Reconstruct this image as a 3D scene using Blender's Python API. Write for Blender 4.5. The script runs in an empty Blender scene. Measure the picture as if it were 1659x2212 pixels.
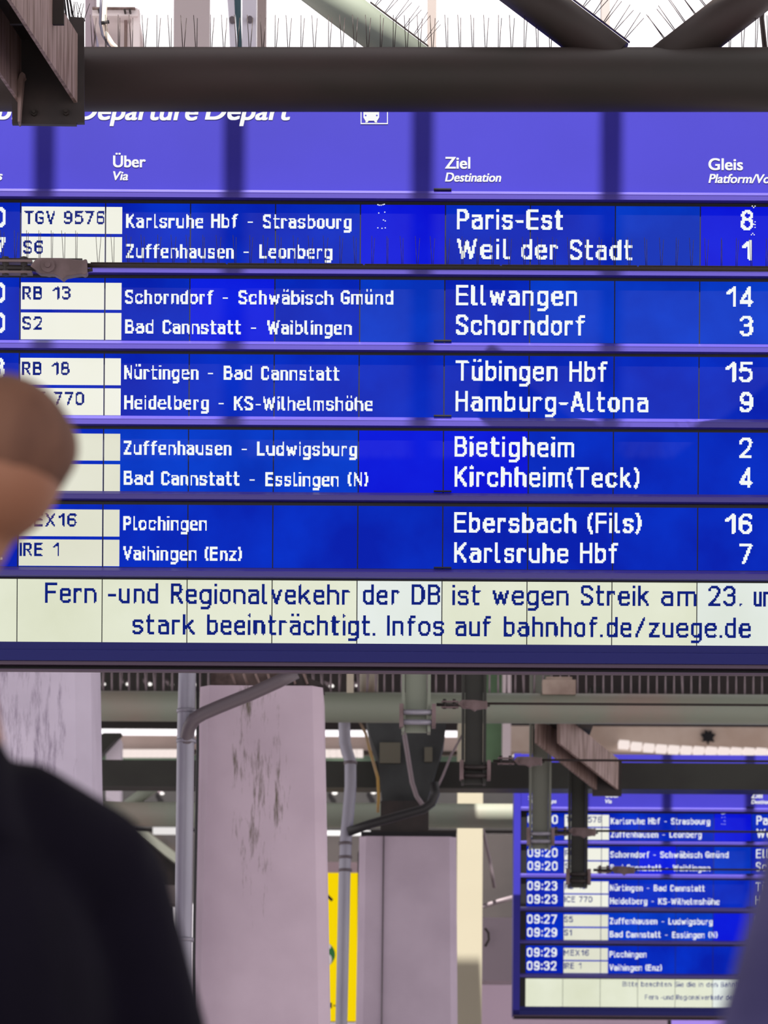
import bpy, bmesh, math, random
import numpy as np
from mathutils import Vector, Matrix

random.seed(7)
SC = bpy.context.scene
COL = SC.collection
PI = math.pi

# ------------------------------------------------------------------ camera
F = 7143.0            # focal length in pixels of the 1659 x 2212 frame
CX, CY = 829.5, 2787.0  # principal point (horizon far below the frame: shift lens)
CZ = 1.05             # camera height
TH = math.radians(0.33)
D = 12.0              # distance of the near board
cam_d = bpy.data.cameras.new('camera')
cam = bpy.data.objects.new('camera', cam_d)
COL.objects.link(cam)
SC.camera = cam
ct, st = math.cos(TH), math.sin(TH)
cam.matrix_world = Matrix(((ct, -st, 0, 0), (0, 0, -1, 0), (st, ct, 0, CZ), (0, 0, 0, 1)))
cam_d.sensor_fit = 'HORIZONTAL'
cam_d.sensor_width = 36.0
cam_d.lens = F / 1659.0 * 36.0
cam_d.shift_y = (CY - 1106.0) / 1659.0
cam_d.clip_start = 0.1
cam_d.clip_end = 300
cam_d.dof.use_dof = True
cam_d.dof.focus_distance = 11.8
cam_d.dof.aperture_fstop = 10.2

# ------------------------------------------------------------------ world, sun, exposure
SC.view_settings.view_transform = 'Standard'
SC.view_settings.look = 'None'
SC.view_settings.exposure = 0.0
SC.view_settings.gamma = 1.0
SC.view_settings.use_curve_mapping = False
wd = bpy.data.worlds.new('sky')
SC.world = wd
wd.use_nodes = True
bgn = wd.node_tree.nodes['Background']
bgn.inputs[0].default_value = (1.0, 0.945, 0.975, 1)
bgn.inputs[1].default_value = 1.55
SL = 1.9   # slope of the sunlight
SUN = Vector((0.13, 1.0, -SL)).normalized()
sd = bpy.data.lights.new('sun', 'SUN')
sd.energy = 11.8
sd.color = (1.0, 0.95, 0.88)
sd.angle = math.radians(0.6)
so = bpy.data.objects.new('sun', sd)
COL.objects.link(so)
so.rotation_euler = SUN.to_track_quat('-Z', 'Y').to_euler()
so.location = (-2, -6, 18)


def P(px, py, d):
    u, v = (px - CX) / F, (CY - py) / F
    return Vector(((u * ct - v * st) * d, d, (u * st + v * ct) * d + CZ))


def lin(c):
    return tuple(((x / 255) / 12.92 if x / 255 <= 0.04045 else ((x / 255 + 0.055) / 1.055) ** 2.4) for x in c)


# ------------------------------------------------------------------ materials
MATS = {}


def mat(name, rgb, rough=0.6, metal=0.0, spec=0.4, emit=0.0, alt=None, nscale=4.0, stretch=(1, 1, 1), lo=0.4, hi=0.65, bump=0.0, amb=None):
    """procedural material: base colour rgb (sRGB 0..255), broken up by noise towards alt"""
    if name in MATS:
        return MATS[name]
    m = bpy.data.materials.new(name)
    m.use_nodes = True
    nt = m.node_tree
    b = nt.nodes['Principled BSDF']
    c = lin(rgb) + (1,)
    b.inputs['Base Color'].default_value = c
    b.inputs['Roughness'].default_value = rough
    b.inputs['Metallic'].default_value = metal
    b.inputs['Specular IOR Level'].default_value = spec
    if alt is not None or bump:
        tc = nt.nodes.new('ShaderNodeTexCoord')
        mp = nt.nodes.new('ShaderNodeMapping')
        mp.inputs['Scale'].default_value = stretch
        nz = nt.nodes.new('ShaderNodeTexNoise')
        nz.inputs['Scale'].default_value = nscale
        nz.inputs['Detail'].default_value = 6
        nt.links.new(tc.outputs['Object'], mp.inputs['Vector'])
        nt.links.new(mp.outputs['Vector'], nz.inputs['Vector'])
        if bump:
            bp = nt.nodes.new('ShaderNodeBump')
            bp.inputs['Strength'].default_value = bump
            bp.inputs['Distance'].default_value = 0.01
            nt.links.new(nz.outputs['Fac'], bp.inputs['Height'])
            nt.links.new(bp.outputs['Normal'], b.inputs['Normal'])
    col_out = None
    if alt is not None:
        rp_ = nt.nodes.new('ShaderNodeValToRGB')
        rp_.color_ramp.elements[0].position = lo
        rp_.color_ramp.elements[0].color = c
        rp_.color_ramp.elements[1].position = hi
        rp_.color_ramp.elements[1].color = lin(alt) + (1,)
        nt.links.new(nz.outputs['Fac'], rp_.inputs['Fac'])
        col_out = rp_.outputs['Color']
    if emit:
        b.inputs['Base Color'].default_value = (0.0, 0.0, 0.0, 1)
        b.inputs['Specular IOR Level'].default_value = 0.06
        b.inputs['Roughness'].default_value = 0.6
        b.inputs['Emission Strength'].default_value = emit
        b.inputs['Emission Color'].default_value = c
        if col_out:
            nt.links.new(col_out, b.inputs['Emission Color'])
    elif col_out:
        nt.links.new(col_out, b.inputs['Base Color'])
    MATS[name] = m
    return m


# ------------------------------------------------------------------ mesh builder
ORI = {}


class MB:
    def __init__(s):
        s.v, s.f, s.sm, s.mi = [], [], [], []

    def add(s, vs, fs, smooth=False, mi=0):
        n = len(s.v)
        s.v += [tuple(p) for p in vs]
        for f in fs:
            s.f.append(tuple(i + n for i in f))
            s.sm.append(smooth)
            s.mi.append(mi)
        return s

    def box(s, x0, x1, y0, y1, z0, z1, mi=0):
        vs = [(x, y, z) for x in (x0, x1) for y in (y0, y1) for z in (z0, z1)]
        return s.add(vs, [(0, 1, 3, 2), (4, 6, 7, 5), (0, 4, 5, 1), (2, 3, 7, 6), (0, 2, 6, 4), (1, 5, 7, 3)], mi=mi)

    def pbox(s, px0, py0, px1, py1, d, t, mi=0):
        """world aligned box whose front face covers the given rectangle seen at distance d"""
        c = P((px0 + px1) / 2, (py0 + py1) / 2, d)
        hw, hh = abs(px1 - px0) / 2 * d / F, abs(py1 - py0) / 2 * d / F
        return s.box(c.x - hw, c.x + hw, d, d + t, c.z - hh, c.z + hh, mi)

    def tube(s, pts, r, seg=14, caps=True, smooth=True, mi=0):
        pts = [Vector(p) for p in pts]
        n = len(pts)
        rs = r if isinstance(r, (list, tuple)) else [r] * n
        base, faces = [], []
        up = None
        for i, p in enumerate(pts):
            t = (pts[min(i + 1, n - 1)] - pts[max(i - 1, 0)]).normalized()
            if up is None:
                a = Vector((0, 0, 1)) if abs(t.z) < 0.9 else Vector((0, 1, 0))
                up = (a - t * a.dot(t)).normalized()
            else:
                up = (up - t * up.dot(t)).normalized()
            sd_ = t.cross(up)
            for k in range(seg):
                a = 2 * PI * k / seg
                base.append(p + (up * math.cos(a) + sd_ * math.sin(a)) * rs[i])
        for i in range(n - 1):
            for k in range(seg):
                k2 = (k + 1) % seg
                faces.append((i * seg + k, i * seg + k2, (i + 1) * seg + k2, (i + 1) * seg + k))
        s.add(base, faces, smooth, mi)
        if caps:
            m0 = len(s.v) - len(base)
            s.f.append(tuple(m0 + k for k in reversed(range(seg))))
            s.f.append(tuple(m0 + (n - 1) * seg + k for k in range(seg)))
            s.sm += [False, False]
            s.mi += [mi, mi]
        return s

    def prism(s, prof, x0, x1, mi=0):
        """profile (y,z) swept along x"""
        n = len(prof)
        vs = [(x0, y, z) for y, z in prof] + [(x1, y, z) for y, z in prof]
        fs = [(i, (i + 1) % n, n + (i + 1) % n, n + i) for i in range(n)]
        fs += [tuple(reversed(range(n))), tuple(range(n, 2 * n))]
        return s.add(vs, fs, mi=mi)

    def slab(s, out, y0, y1, mi=0):
        """outline (x,z) given depth from y0 to y1"""
        n = len(out)
        vs = [(x, y0, z) for x, z in out] + [(x, y1, z) for x, z in out]
        fs = [(i, (i + 1) % n, n + (i + 1) % n, n + i) for i in range(n)]
        fs += [tuple(reversed(range(n))), tuple(range(n, 2 * n))]
        return s.add(vs, fs, mi=mi)

    def pslab(s, out, d, t, mi=0):
        q = [P(a, b, d) for a, b in out]
        return s.slab([(p.x, p.z) for p in q], d, d + t, mi)

    def sweep(s, sec, a, b, mi=0):
        """section points (list of Vector) moved from offset a to offset b"""
        n = len(sec)
        vs = [p + a for p in sec] + [p + b for p in sec]
        fs = [(i, (i + 1) % n, n + (i + 1) % n, n + i) for i in range(n)]
        fs += [tuple(reversed(range(n))), tuple(range(n, 2 * n))]
        return s.add(vs, fs, mi=mi)

    def ball(s, c, r, seg=14, ring=9, mi=0):
        c = Vector(c)
        r = Vector(r) if hasattr(r, '__len__') else Vector((r, r, r))
        vs, fs = [], []
        for i in range(ring + 1):
            a = PI * i / ring
            for k in range(seg):
                b = 2 * PI * k / seg
                vs.append((c.x + r.x * math.sin(a) * math.cos(b), c.y + r.y * math.sin(a) * math.sin(b), c.z + r.z * math.cos(a)))
        for i in range(ring):
            for k in range(seg):
                k2 = (k + 1) % seg
                fs.append((i * seg + k, (i + 1) * seg + k, (i + 1) * seg + k2, i * seg + k2))
        return s.add(vs, fs, True, mi)

    def mesh(s, name, mats, org=(0, 0, 0), bevel=0.0):
        me = bpy.data.meshes.new(name)
        ox, oy, oz = org
        me.from_pydata([(x - ox, y - oy, z - oz) for x, y, z in s.v], [], s.f)
        for m in (mats if isinstance(mats, (list, tuple)) else [mats]):
            me.materials.append(m)
        me.polygons.foreach_set('use_smooth', s.sm)
        me.polygons.foreach_set('material_index', s.mi)
        me.update()
        bm = bmesh.new()
        bm.from_mesh(me)
        bmesh.ops.recalc_face_normals(bm, faces=bm.faces)
        bm.to_mesh(me)
        bm.free()
        return me

    def flat(s, name, mats, org):
        me = bpy.data.meshes.new(name)
        ox, oy, oz = org
        me.from_pydata([(x - ox, y - oy, z - oz) for x, y, z in s.v], [], s.f)
        for m in (mats if isinstance(mats, (list, tuple)) else [mats]):
            me.materials.append(m)
        me.polygons.foreach_set('material_index', s.mi)
        me.update()
        return me

    def part(s, name, mats, parent, label=None, flat=False, bevel=0.0):
        org = ORI[parent.name]
        me = s.flat(name, mats, org) if flat else s.mesh(name, mats, org)
        o = bpy.data.objects.new(name, me)
        COL.objects.link(o)
        o.parent = parent
        ORI[o.name] = org
        if label:
            o['label'] = label
        if bevel:
            bv = o.modifiers.new('bevel', 'BEVEL')
            bv.width = bevel
            bv.segments = 2
            bv.limit_method = 'ANGLE'
        return o

    def thing(s, name, mats, label, cat, group=None, kind=None, bevel=0.0):
        xs, ys, zs = zip(*s.v)
        org = ((min(xs) + max(xs)) / 2, (min(ys) + max(ys)) / 2, min(zs))
        o = bpy.data.objects.new(name, s.mesh(name, mats, org))
        COL.objects.link(o)
        o.location = org
        ORI[o.name] = org
        tag(o, label, cat, group, kind)
        if bevel:
            bv = o.modifiers.new('bevel', 'BEVEL')
            bv.width = bevel
            bv.segments = 2
            bv.limit_method = 'ANGLE'
        return o


def tag(o, label, cat, group=None, kind=None):
    if label:
        o['label'] = label
    if cat:
        o['category'] = cat
    if group:
        o['group'] = group
    if kind:
        o['kind'] = kind


def empty(name, loc, label, cat, group=None, kind=None):
    o = bpy.data.objects.new(name, None)
    o.empty_display_size = 0.1
    COL.objects.link(o)
    o.location = loc
    ORI[o.name] = tuple(loc)
    tag(o, label, cat, group, kind)
    return o


def copy_tree(o, loc=None, parent=None):
    c = o.copy()
    COL.objects.link(c)
    if parent is not None:
        c.parent = parent
    if loc is not None:
        c.location = loc
    ORI[c.name] = tuple(loc) if loc is not None else ORI.get(parent.name if parent else o.name, (0, 0, 0))
    for ch in [x for x in bpy.data.objects if x.parent == o]:
        copy_tree(ch, None, c)
    return c


# ------------------------------------------------------------------ palette
m_black = mat('black_gap', (8, 8, 16), 0.5)
m_violet = mat('violet_paint', (42, 38, 144), 0.45, spec=0.3, alt=(48, 43, 158), nscale=1.3, lo=0.3, hi=0.7)
m_rail = mat('violet_rail', (62, 52, 142), 0.4, spec=0.5)
m_navy = mat('navy_frame', (24, 28, 104), 0.45, spec=0.25)
m_trim = mat('grey_trim', (84, 68, 88), 0.5)
m_white = mat('glowing_white_print', (255, 255, 255), 0.5, emit=0.95)  # header print gets its white from emission, not from falling light
m_lcdwhite = mat('lit_white_dots', (246, 250, 250), 0.5, emit=0.98)
m_ink = mat('navy_dots', (6, 30, 128), 0.5, emit=0.9)
m_blue = [mat('lit_blue_screen', (0, 30, 176), 0.35, emit=0.95, alt=(0, 50, 206), nscale=3.0, lo=0.36, hi=0.7),
          mat('lit_royal_screen', (4, 14, 216), 0.35, spec=0.25, emit=0.95, alt=(8, 34, 232), nscale=2.5, lo=0.36, hi=0.7),
          mat('lit_azure_screen', (0, 48, 184), 0.35, spec=0.25, emit=0.97, alt=(2, 66, 214), nscale=3.0, lo=0.36, hi=0.7)]
m_cell = [mat('lit_white_cell', (250, 250, 240), 0.4, emit=0.93, alt=(246, 246, 228), nscale=2.0, lo=0.4, hi=0.8),
          mat('lit_cream_cell', (240, 240, 222), 0.4, emit=0.9, alt=(228, 229, 206), nscale=2.0, lo=0.4, hi=0.8)]
m_msg = [mat('lit_cream_panel', (238, 242, 220), 0.4, emit=0.92, alt=(224, 228, 200), nscale=2.4, lo=0.42, hi=0.8),
         mat('lit_ivory_panel', (238, 245, 240), 0.4, emit=0.93, alt=(226, 234, 222), nscale=2.4, lo=0.42, hi=0.8)]
m_shaded_brown = mat('shaded_brown_steel', (54, 43, 42), 0.55, spec=0.3, alt=(42, 38, 34), nscale=2.5, lo=0.4, hi=0.6, stretch=(0.4, 1, 1))  # backlit shade of the truss tubes is put into this brown
m_rust2 = mat('streaked_steel', (150, 130, 126), 0.6, alt=(112, 92, 84), nscale=5, stretch=(9, 9, 0.8), lo=0.4, hi=0.62)
m_darksteel = mat('dark_steel', (40, 36, 36), 0.55, alt=(54, 46, 44), nscale=6)
m_palegreen = mat('pale_green_paint', (128, 136, 122), 0.5, alt=(142, 128, 118), nscale=1.1, lo=0.5, hi=0.72)
m_darkgreen = mat('dark_green_paint', (47, 49, 44), 0.55, alt=(36, 36, 33), nscale=2)
m_pin = mat('spike_wire', (58, 48, 46), 0.4, metal=0.3)
m_cast = mat('cast_iron', (122, 104, 106), 0.5, alt=(100, 84, 84), nscale=12, bump=0.3)
m_zinc = mat('zinc_pipe', (150, 150, 160), 0.4, metal=0.25, alt=(134, 132, 146), nscale=3, stretch=(1, 1, 0.3))
m_greypipe = mat('grey_pipe', (96, 88, 94), 0.42, metal=0.1)
m_blackpipe = mat('black_pipe', (40, 40, 42), 0.45)
m_glass_post = mat('pale_post', (206, 198, 198), 0.6)
m_skin = mat('brown_skin', (152, 108, 84), 0.55, spec=0.3, alt=(140, 96, 74), nscale=8)
m_hair = mat('brown_hair', (112, 80, 64), 0.7, spec=0.2, alt=(92, 64, 52), nscale=30, stretch=(1, 1, 0.3))
m_jacket = mat('midnight_wool', (15, 12, 24), 0.9, spec=0.08, alt=(11, 9, 18), nscale=6)
m_jacket2 = mat('navy_jacket', (70, 66, 108), 0.75, spec=0.2, alt=(48, 45, 84), nscale=7)
m_cond = mat('grey_conduit', (134, 122, 128), 0.5)
m_trouser = mat('dark_trousers', (40, 40, 48), 0.85)
m_shoe = mat('black_shoes', (24, 22, 22), 0.5)


# concrete with its own dirt streaks
def concrete(name, rgb, dirt=None, region=None):
    m = mat(name, rgb, 0.75, spec=0.25, alt=tuple(max(0, c - 12) for c in rgb), nscale=3.0, lo=0.35, hi=0.75, bump=0.15)
    if dirt is None:
        return m
    nt = m.node_tree
    b = nt.nodes['Principled BSDF']
    src = b.inputs['Base Color'].links[0].from_socket
    tc = nt.nodes.new('ShaderNodeTexCoord')
    mp = nt.nodes.new('ShaderNodeMapping')
    mp.inputs['Scale'].default_value = (17, 1, 2.6)
    nz = nt.nodes.new('ShaderNodeTexNoise')
    nz.inputs['Scale'].default_value = 1.0
    nz.inputs['Detail'].default_value = 9
    nz.inputs['Roughness'].default_value = 0.68
    nt.links.new(tc.outputs['Object'], mp.inputs['Vector'])
    nt.links.new(mp.outputs['Vector'], nz.inputs['Vector'])
    sep = nt.nodes.new('ShaderNodeSeparateXYZ')
    nt.links.new(tc.outputs['Object'], sep.inputs[0])
    x0, sx, z0, sz = region
    def bell(sock, c, s_):
        a = nt.nodes.new('ShaderNodeMath'); a.operation = 'SUBTRACT'; a.inputs[1].default_value = c
        nt.links.new(sock, a.inputs[0])
        b_ = nt.nodes.new('ShaderNodeMath'); b_.operation = 'DIVIDE'; b_.inputs[1].default_value = s_
        nt.links.new(a.outputs[0], b_.inputs[0])
        c_ = nt.nodes.new('ShaderNodeMath'); c_.operation = 'MULTIPLY'
        nt.links.new(b_.outputs[0], c_.inputs[0]); nt.links.new(b_.outputs[0], c_.inputs[1])
        d_ = nt.nodes.new('ShaderNodeMath'); d_.operation = 'SUBTRACT'; d_.inputs[0].default_value = 1.0; d_.use_clamp = True
        nt.links.new(c_.outputs[0], d_.inputs[1])
        return d_.outputs[0]
    ml = nt.nodes.new('ShaderNodeMath'); ml.operation = 'MULTIPLY'
    nt.links.new(bell(sep.outputs['X'], x0, sx), ml.inputs[0])
    nt.links.new(bell(sep.outputs['Z'], z0, sz), ml.inputs[1])
    sc_ = nt.nodes.new('ShaderNodeMath'); sc_.operation = 'MULTIPLY_ADD'
    sc_.inputs[1].default_value = 0.24; sc_.inputs[2].default_value = -0.16
    nt.links.new(ml.outputs[0], sc_.inputs[0])
    ad = nt.nodes.new('ShaderNodeMath'); ad.operation = 'ADD'
    nt.links.new(nz.outputs['Fac'], ad.inputs[0]); nt.links.new(sc_.outputs[0], ad.inputs[1])
    rp_ = nt.nodes.new('ShaderNodeMapRange')
    rp_.inputs[1].default_value = 0.525; rp_.inputs[2].default_value = 0.68
    nt.links.new(ad.outputs[0], rp_.inputs[0])
    mx = nt.nodes.new('ShaderNodeMix'); mx.data_type = 'RGBA'
    nt.links.new(rp_.outputs[0], mx.inputs['Factor'])
    nt.links.new(src, mx.inputs['A'])
    mx.inputs['B'].default_value = lin(dirt) + (1,)
    nt.links.new(mx.outputs['Result'], b.inputs['Base Color'])
    return m


# ------------------------------------------------------------------ the setting
MB().box(-30, 30, -15, 70, -0.2, 0).thing('floor', mat('grey_floor', (150, 142, 142), 0.6, alt=(136, 130, 132), nscale=1.0), 'grey station concourse floor', 'floor', kind='structure')
ZR = 9.0
m_shade_deck = mat('shade_deck_grey', (120, 114, 112), 0.8)


def roofpoint(px, py, d):
    p = P(px, py, d)
    t = (ZR - p.z) / SL
    return p.x - 0.13 * t, d - t


_, YC = roofpoint(829, 1015, D)
YC -= .25 / SL
MB().box(-9, 9, -5, YC, ZR, ZR + 0.25).thing('shade_deck_front', m_shade_deck, 'added shade deck above the front of the concourse', 'ceiling', kind='structure')  # unseen deck added so the board's lower rows fall in shade
_, YF = roofpoint(829, 1015 / 2.27 + 2787 * (1 - 1 / 2.27), D * 2.27)
_, YK = roofpoint(1010, 2072, 30)
YF -= .25 / SL
YK -= .25 / SL
MB().box(-9, 9, 13.2, 19.6, ZR, ZR + 0.25).thing('shade_deck_middle', m_shade_deck, 'added shade deck above the concrete columns', 'ceiling', kind='structure')  # unseen deck added to keep the sun off the columns
MB().box(-9, 9, 18.8, 23.2, 7.6, 7.8).thing('shade_deck_lower', m_shade_deck, 'added lower shade deck above the green tube beam', 'ceiling', kind='structure')  # unseen deck added to close the sun gap over the green tube
MB().box(-9, 9, 28.25, 34, ZR, ZR + .25).thing('shade_deck_rear', m_shade_deck, 'added shade deck behind the far board', 'ceiling', kind='structure')  # unseen deck added to keep sun off the right wall and cabinet
MB().box(0.5, 9, 21.9, YF, ZR, ZR + 0.25).box(-9, 0.5, 21.9, YK, ZR, ZR + 0.25).thing('shade_deck_back', m_shade_deck, 'added shade deck beyond the columns', 'ceiling', kind='structure')  # unseen deck stepped to shape shade on far board and cream post
m_bar = mat('glazing_bar', (150, 146, 144), 0.6)
for i, x in enumerate((-313, 95, 505, 912, 1320, 1728)):
    for (yc, xs, d) in ((480, x, D), (1790, (x + 42 - 244) / 2.27 + 1307, D * 2.27)):
        rx, ry = roofpoint(xs, yc, d)
        b = MB()
        a0 = Vector((rx - 0.13 * 0.75, ry - 0.75, ZR))
        a1 = Vector((rx + 0.13 * 1.2, ry + 1.2, ZR))
        sec = [Vector((-0.04, 0, 0)), Vector((0.04, 0, 0)), Vector((0.04, 0, 0.12)), Vector((-0.04, 0, 0.12))]
        b.sweep(sec, a0, a1).thing('trim_%d' % (i + 1 + (6 if d > D else 0)), m_bar, 'glazing bar of the skylight above', 'glazing bar', kind='structure')

# ------------------------------------------------------------------ stroke font, turned into display dots


def rp(pts, r=0.2, closed=False, n=6):
    """polyline with rounded corners; r a number or one per point"""
    k = len(pts)
    rs = r if isinstance(r, (list, tuple)) else [r] * k
    out = []
    for i in range(k):
        p = np.array(pts[i], float)
        if not closed and i in (0, k - 1):
            out.append(p)
            continue
        a = np.array(pts[(i - 1) % k], float)
        c = np.array(pts[(i + 1) % k], float)
        la, lc = np.linalg.norm(a - p), np.linalg.norm(c - p)
        fa = 1.0 if (not closed and i - 1 == 0) else 0.5
        fc = 1.0 if (not closed and i + 1 == k - 1) else 0.5
        rr = min(rs[i], la * fa, lc * fc)
        if rr < 1e-4:
            out.append(p)
            continue
        q0, q1 = p + (a - p) / la * rr, p + (c - p) / lc * rr
        for j in range(n + 1):
            t = j / n
            w_ = 0.88
            # conic corner, close to a circular arc
            num = (1 - t) ** 2 * q0 + 2 * w_ * 0.8 * t * (1 - t) * p + t ** 2 * q1
            den = (1 - t) ** 2 + 2 * w_ * 0.8 * t * (1 - t) + t ** 2
            out.append(num / den)
    if closed:
        out.append(out[0])
    return out


def glyph(c, s, q=0.0667):
    h = s / 2
    B, T, X, De = h, 1 - h, 0.755 - h, -0.27 + h
    r = 0.19
    uml = {'ä': 'a', 'ö': 'o', 'ü': 'u', 'Ü': 'U'}
    if c in uml:
        w, st_ = glyph(uml[c], s, q)
        yy = 1.06 - h if c != 'Ü' else 1.16
        st_ = st_ + [[(w * .17, yy), (w * .17 + .01, yy)], [(w * .83 - .01, yy), (w * .83, yy)]]
        return w, st_
    w = 0.42
    L = lambda *p: list(p)
    if c == ' ':
        return 0.26, []
    if c == 'a':
        w = .41
        return w, [rp([(.02, X - .03), (.07, X), (w, X), (w, B)], r), rp([(w, .45), (0, .45), (0, B), (w - .02, B), (w, B + .08)], .16)]
    if c == 'b':
        return w, [L((0, B), (0, T)), rp([(0, B), (0, X), (w, X), (w, B)], r, True)]
    if c == 'c':
        return w, [rp([(w, X - .12), (w, X), (0, X), (0, B), (w, B), (w, B + .12)], r)]
    if c == 'd':
        return w, [L((w, B), (w, T)), rp([(0, B), (0, X), (w, X), (w, B)], r, True)]
    if c == 'e':
        return w, [rp([(0, .4), (w, .4), (w, X), (0, X), (0, B), (w, B), (w, B + .07)], [0, 0, r, r, r, r, 0])]
    if c == 'f':
        w = .3
        return w, [rp([(w, T), (.1, T), (.1, B)], .14), L((0, X), (w - .02, X))]
    if c == 'g':
        return w, [rp([(0, B), (0, X), (w, X), (w, B)], r, True), rp([(w, X), (w, De), (0.02, De)], .18)]
    if c == 'h':
        return w, [L((0, B), (0, T)), rp([(0, X - .06), (.06, X), (w, X), (w, B)], [0, .1, r, 0])]
    if c == 'i':
        return 0.0, [L((0, B), (0, min(X, 1 - s - 1.35 * q - h))), L((0, T + .03), (0, T + .01))]
    if c == 'k':
        w = .43
        return w, [L((0, B), (0, T)), L((0, .3), (w - .04, X)), L((.15, .45), (w, B))]
    if c == 'l':
        return .15, [rp([(0, T), (0, B), (.15, B)], .1)]
    if c == 'm':
        w = .66
        return w, [L((0, B), (0, X)), rp([(0, X), (w / 2, X), (w / 2, B)], .12), rp([(w / 2, X - .04), (w / 2 + .05, X), (w, X), (w, B)], [0, .1, .16, 0])]
    if c == 'n':
        return w, [L((0, B), (0, X)), rp([(0, X - .06), (.06, X), (w, X), (w, B)], [0, .1, r, 0])]
    if c == 'o':
        return w, [rp([(0, B), (0, X), (w, X), (w, B)], r, True)]
    if c == 'p':
        return w, [L((0, De), (0, X)), rp([(0, B), (0, X), (w, X), (w, B)], r, True)]
    if c == 'r':
        w = .28
        return w, [L((0, B), (0, X)), rp([(0, X - .16), (.08, X), (w - .03, X), (w, X - .06)], .1)]
    if c == 's':
        w = .39
        return w, [rp([(w, X - .1), (w, X), (0, X), (0, .4), (w, .4), (w, B), (0, B), (0, B + .1)], .15)]
    if c == 't':
        w = .29
        return w, [rp([(.08, T - .02), (.08, B), (w, B)], .1), L((0, X), (w, X))]
    if c == 'u':
        return w, [rp([(0, X), (0, B), (w - .06, B), (w, B + .06)], [0, r, .1, 0]), L((w, B), (w, X))]
    if c == 'v':
        return w, [L((0, X), (w / 2, B), (w, X))]
    if c == 'w':
        w = .64
        return w, [L((0, X), (.16, B), (.32, X - .08), (.48, B), (w, X))]
    if c == 'z':
        w = .4
        return w, [L((0, X), (w, X), (0, B), (w, B))]
    if c == 'A':
        w = .54
        return w, [L((0, B), (w / 2 - .03, T), (w / 2 + .03, T), (w, B)), L((.09, .32), (w - .09, .32))]
    if c == 'B':
        w = .46
        return w, [L((0, B), (0, T)), rp([(0, T), (w - .03, T), (w - .03, .53), (0, .53)], .15), rp([(0, .53), (w, .53), (w, B), (0, B)], .17)]
    if c == 'C':
        w = .48
        return w, [rp([(w, T - .17), (w, T), (0, T), (0, B), (w, B), (w, B + .17)], .24)]
    if c == 'D':
        w = .48
        return w, [L((0, B), (0, T)), rp([(0, T), (w, T), (w, B), (0, B)], .24)]
    if c in 'EF':
        w = .46
        st_ = [L((w, T), (0, T), (0, B)), L((0, .52), (w - .03, .52))]
        return w, st_ + ([L((0, B), (w, B))] if c == 'E' else [])
    if c == 'G':
        w = .48
        return w, [rp([(w, T - .15), (w, T), (0, T), (0, B), (w, B), (w, .46), (w * .55, .46)], [0, .24, .24, .24, .2, 0, 0])]
    if c == 'H':
        w = .48
        return w, [L((0, B), (0, T)), L((w, B), (w, T)), L((0, .52), (w, .52))]
    if c == 'I':
        return 0.0, [L((0, B), (0, T))]
    if c == 'K':
        w = .5
        return w, [L((0, B), (0, T)), L((0, .38), (w - .03, T)), L((.17, .54), (w, B))]
    if c == 'L':
        w = .42
        return w, [L((0, T), (0, B), (w, B))]
    if c == 'M':
        w = .58
        return w, [L((0, B), (0, T), (w / 2, .4), (w, T), (w, B))]
    if c == 'N':
        w = .48
        return w, [L((0, B), (0, T), (w, B), (w, T))]
    if c == 'P':
        w = .46
        return w, [L((0, B), (0, T)), rp([(0, T), (w, T), (w, .46), (0, .46)], .2)]
    if c == 'R':
        w = .46
        return w, [L((0, B), (0, T)), rp([(0, T), (w - .02, T), (w - .02, .5), (0, .5)], .18), L((.22, .5), (w, B))]
    if c == 'S':
        w = .47
        return w, [rp([(w, T - .15), (w, T), (0, T), (0, .62), (.1, .55), (w - .1, .46), (w, .39), (w, B), (0, B), (0, B + .15)], [0, .22, .22, .12, .1, .1, .12, .22, .22, 0])]
    if c == 'T':
        w = .52
        return w, [L((0, T), (w, T)), L((w / 2, T), (w / 2, B))]
    if c == 'V':
        w = .5
        return w, [L((0, T), (w / 2, B), (w, T))]
    if c == 'W':
        w = .76
        return w, [L((0, T), (.19, B), (.38, T - .1), (.57, B), (w, T))]
    if c == 'X':
        w = .48
        return w, [L((0, T), (w, B)), L((0, B), (w, T))]
    if c == 'Z':
        w = .46
        return w, [L((0, T), (w, T), (0, B), (w, B))]
    if c == '0':
        return w + .02, [rp([(0, B), (0, T), (.44, T), (.44, B)], .22, True)]
    if c == '1':
        w = .3
        return w, [L((0, T - .26), (w, T - .0), (w, B))]
    if c == '2':
        w = .44
        return w, [rp([(0, T - .16), (0, T), (w, T), (w, .58), (0, B), (w, B)], [0, .22, .22, .2, 0, 0])]
    if c == '3':
        w = .43
        return w, [rp([(0, T - .13), (0, T), (w, T), (w, .54), (.18, .54)], .2), rp([(.3, .54), (w, .54), (w, B), (0, B), (0, B + .14)], .2)]
    if c == '4':
        w = .48
        return w, [L((w - .1, B), (w - .1, T), (0, .24), (w, .24))]
    if c == '5':
        w = .43
        return w, [rp([(w, T), (0.03, T), (0, .56), (.06, .62), (w, .62), (w, B), (0, B), (0, B + .12)], [0, 0, 0, .06, .2, .2, .2, 0])]
    if c == '6':
        w = .43
        return w, [rp([(w, T - .1), (w, T), (0, T), (0, B), (w, B), (w, .56), (0, .56)], [0, .2, .22, .22, .22, .2, 0])]
    if c == '7':
        w = .46
        return w, [L((0, T), (w, T), (.14, B))]
    if c == '8':
        w = .43
        return w, [rp([(.02, .54), (.02, T), (w - .02, T), (w - .02, .54)], .19, True), rp([(0, B), (0, .54), (w, .54), (w, B)], .2, True)]
    if c == '9':
        w = .43
        return w, [rp([(0, B + .1), (0, B), (w, B), (w, T), (0, T), (0, .44), (w, .44)], [0, .2, .22, .22, .22, .2, 0])]
    if c == '-':
        return .27, [L((0, .42), (.27, .42))]
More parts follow.
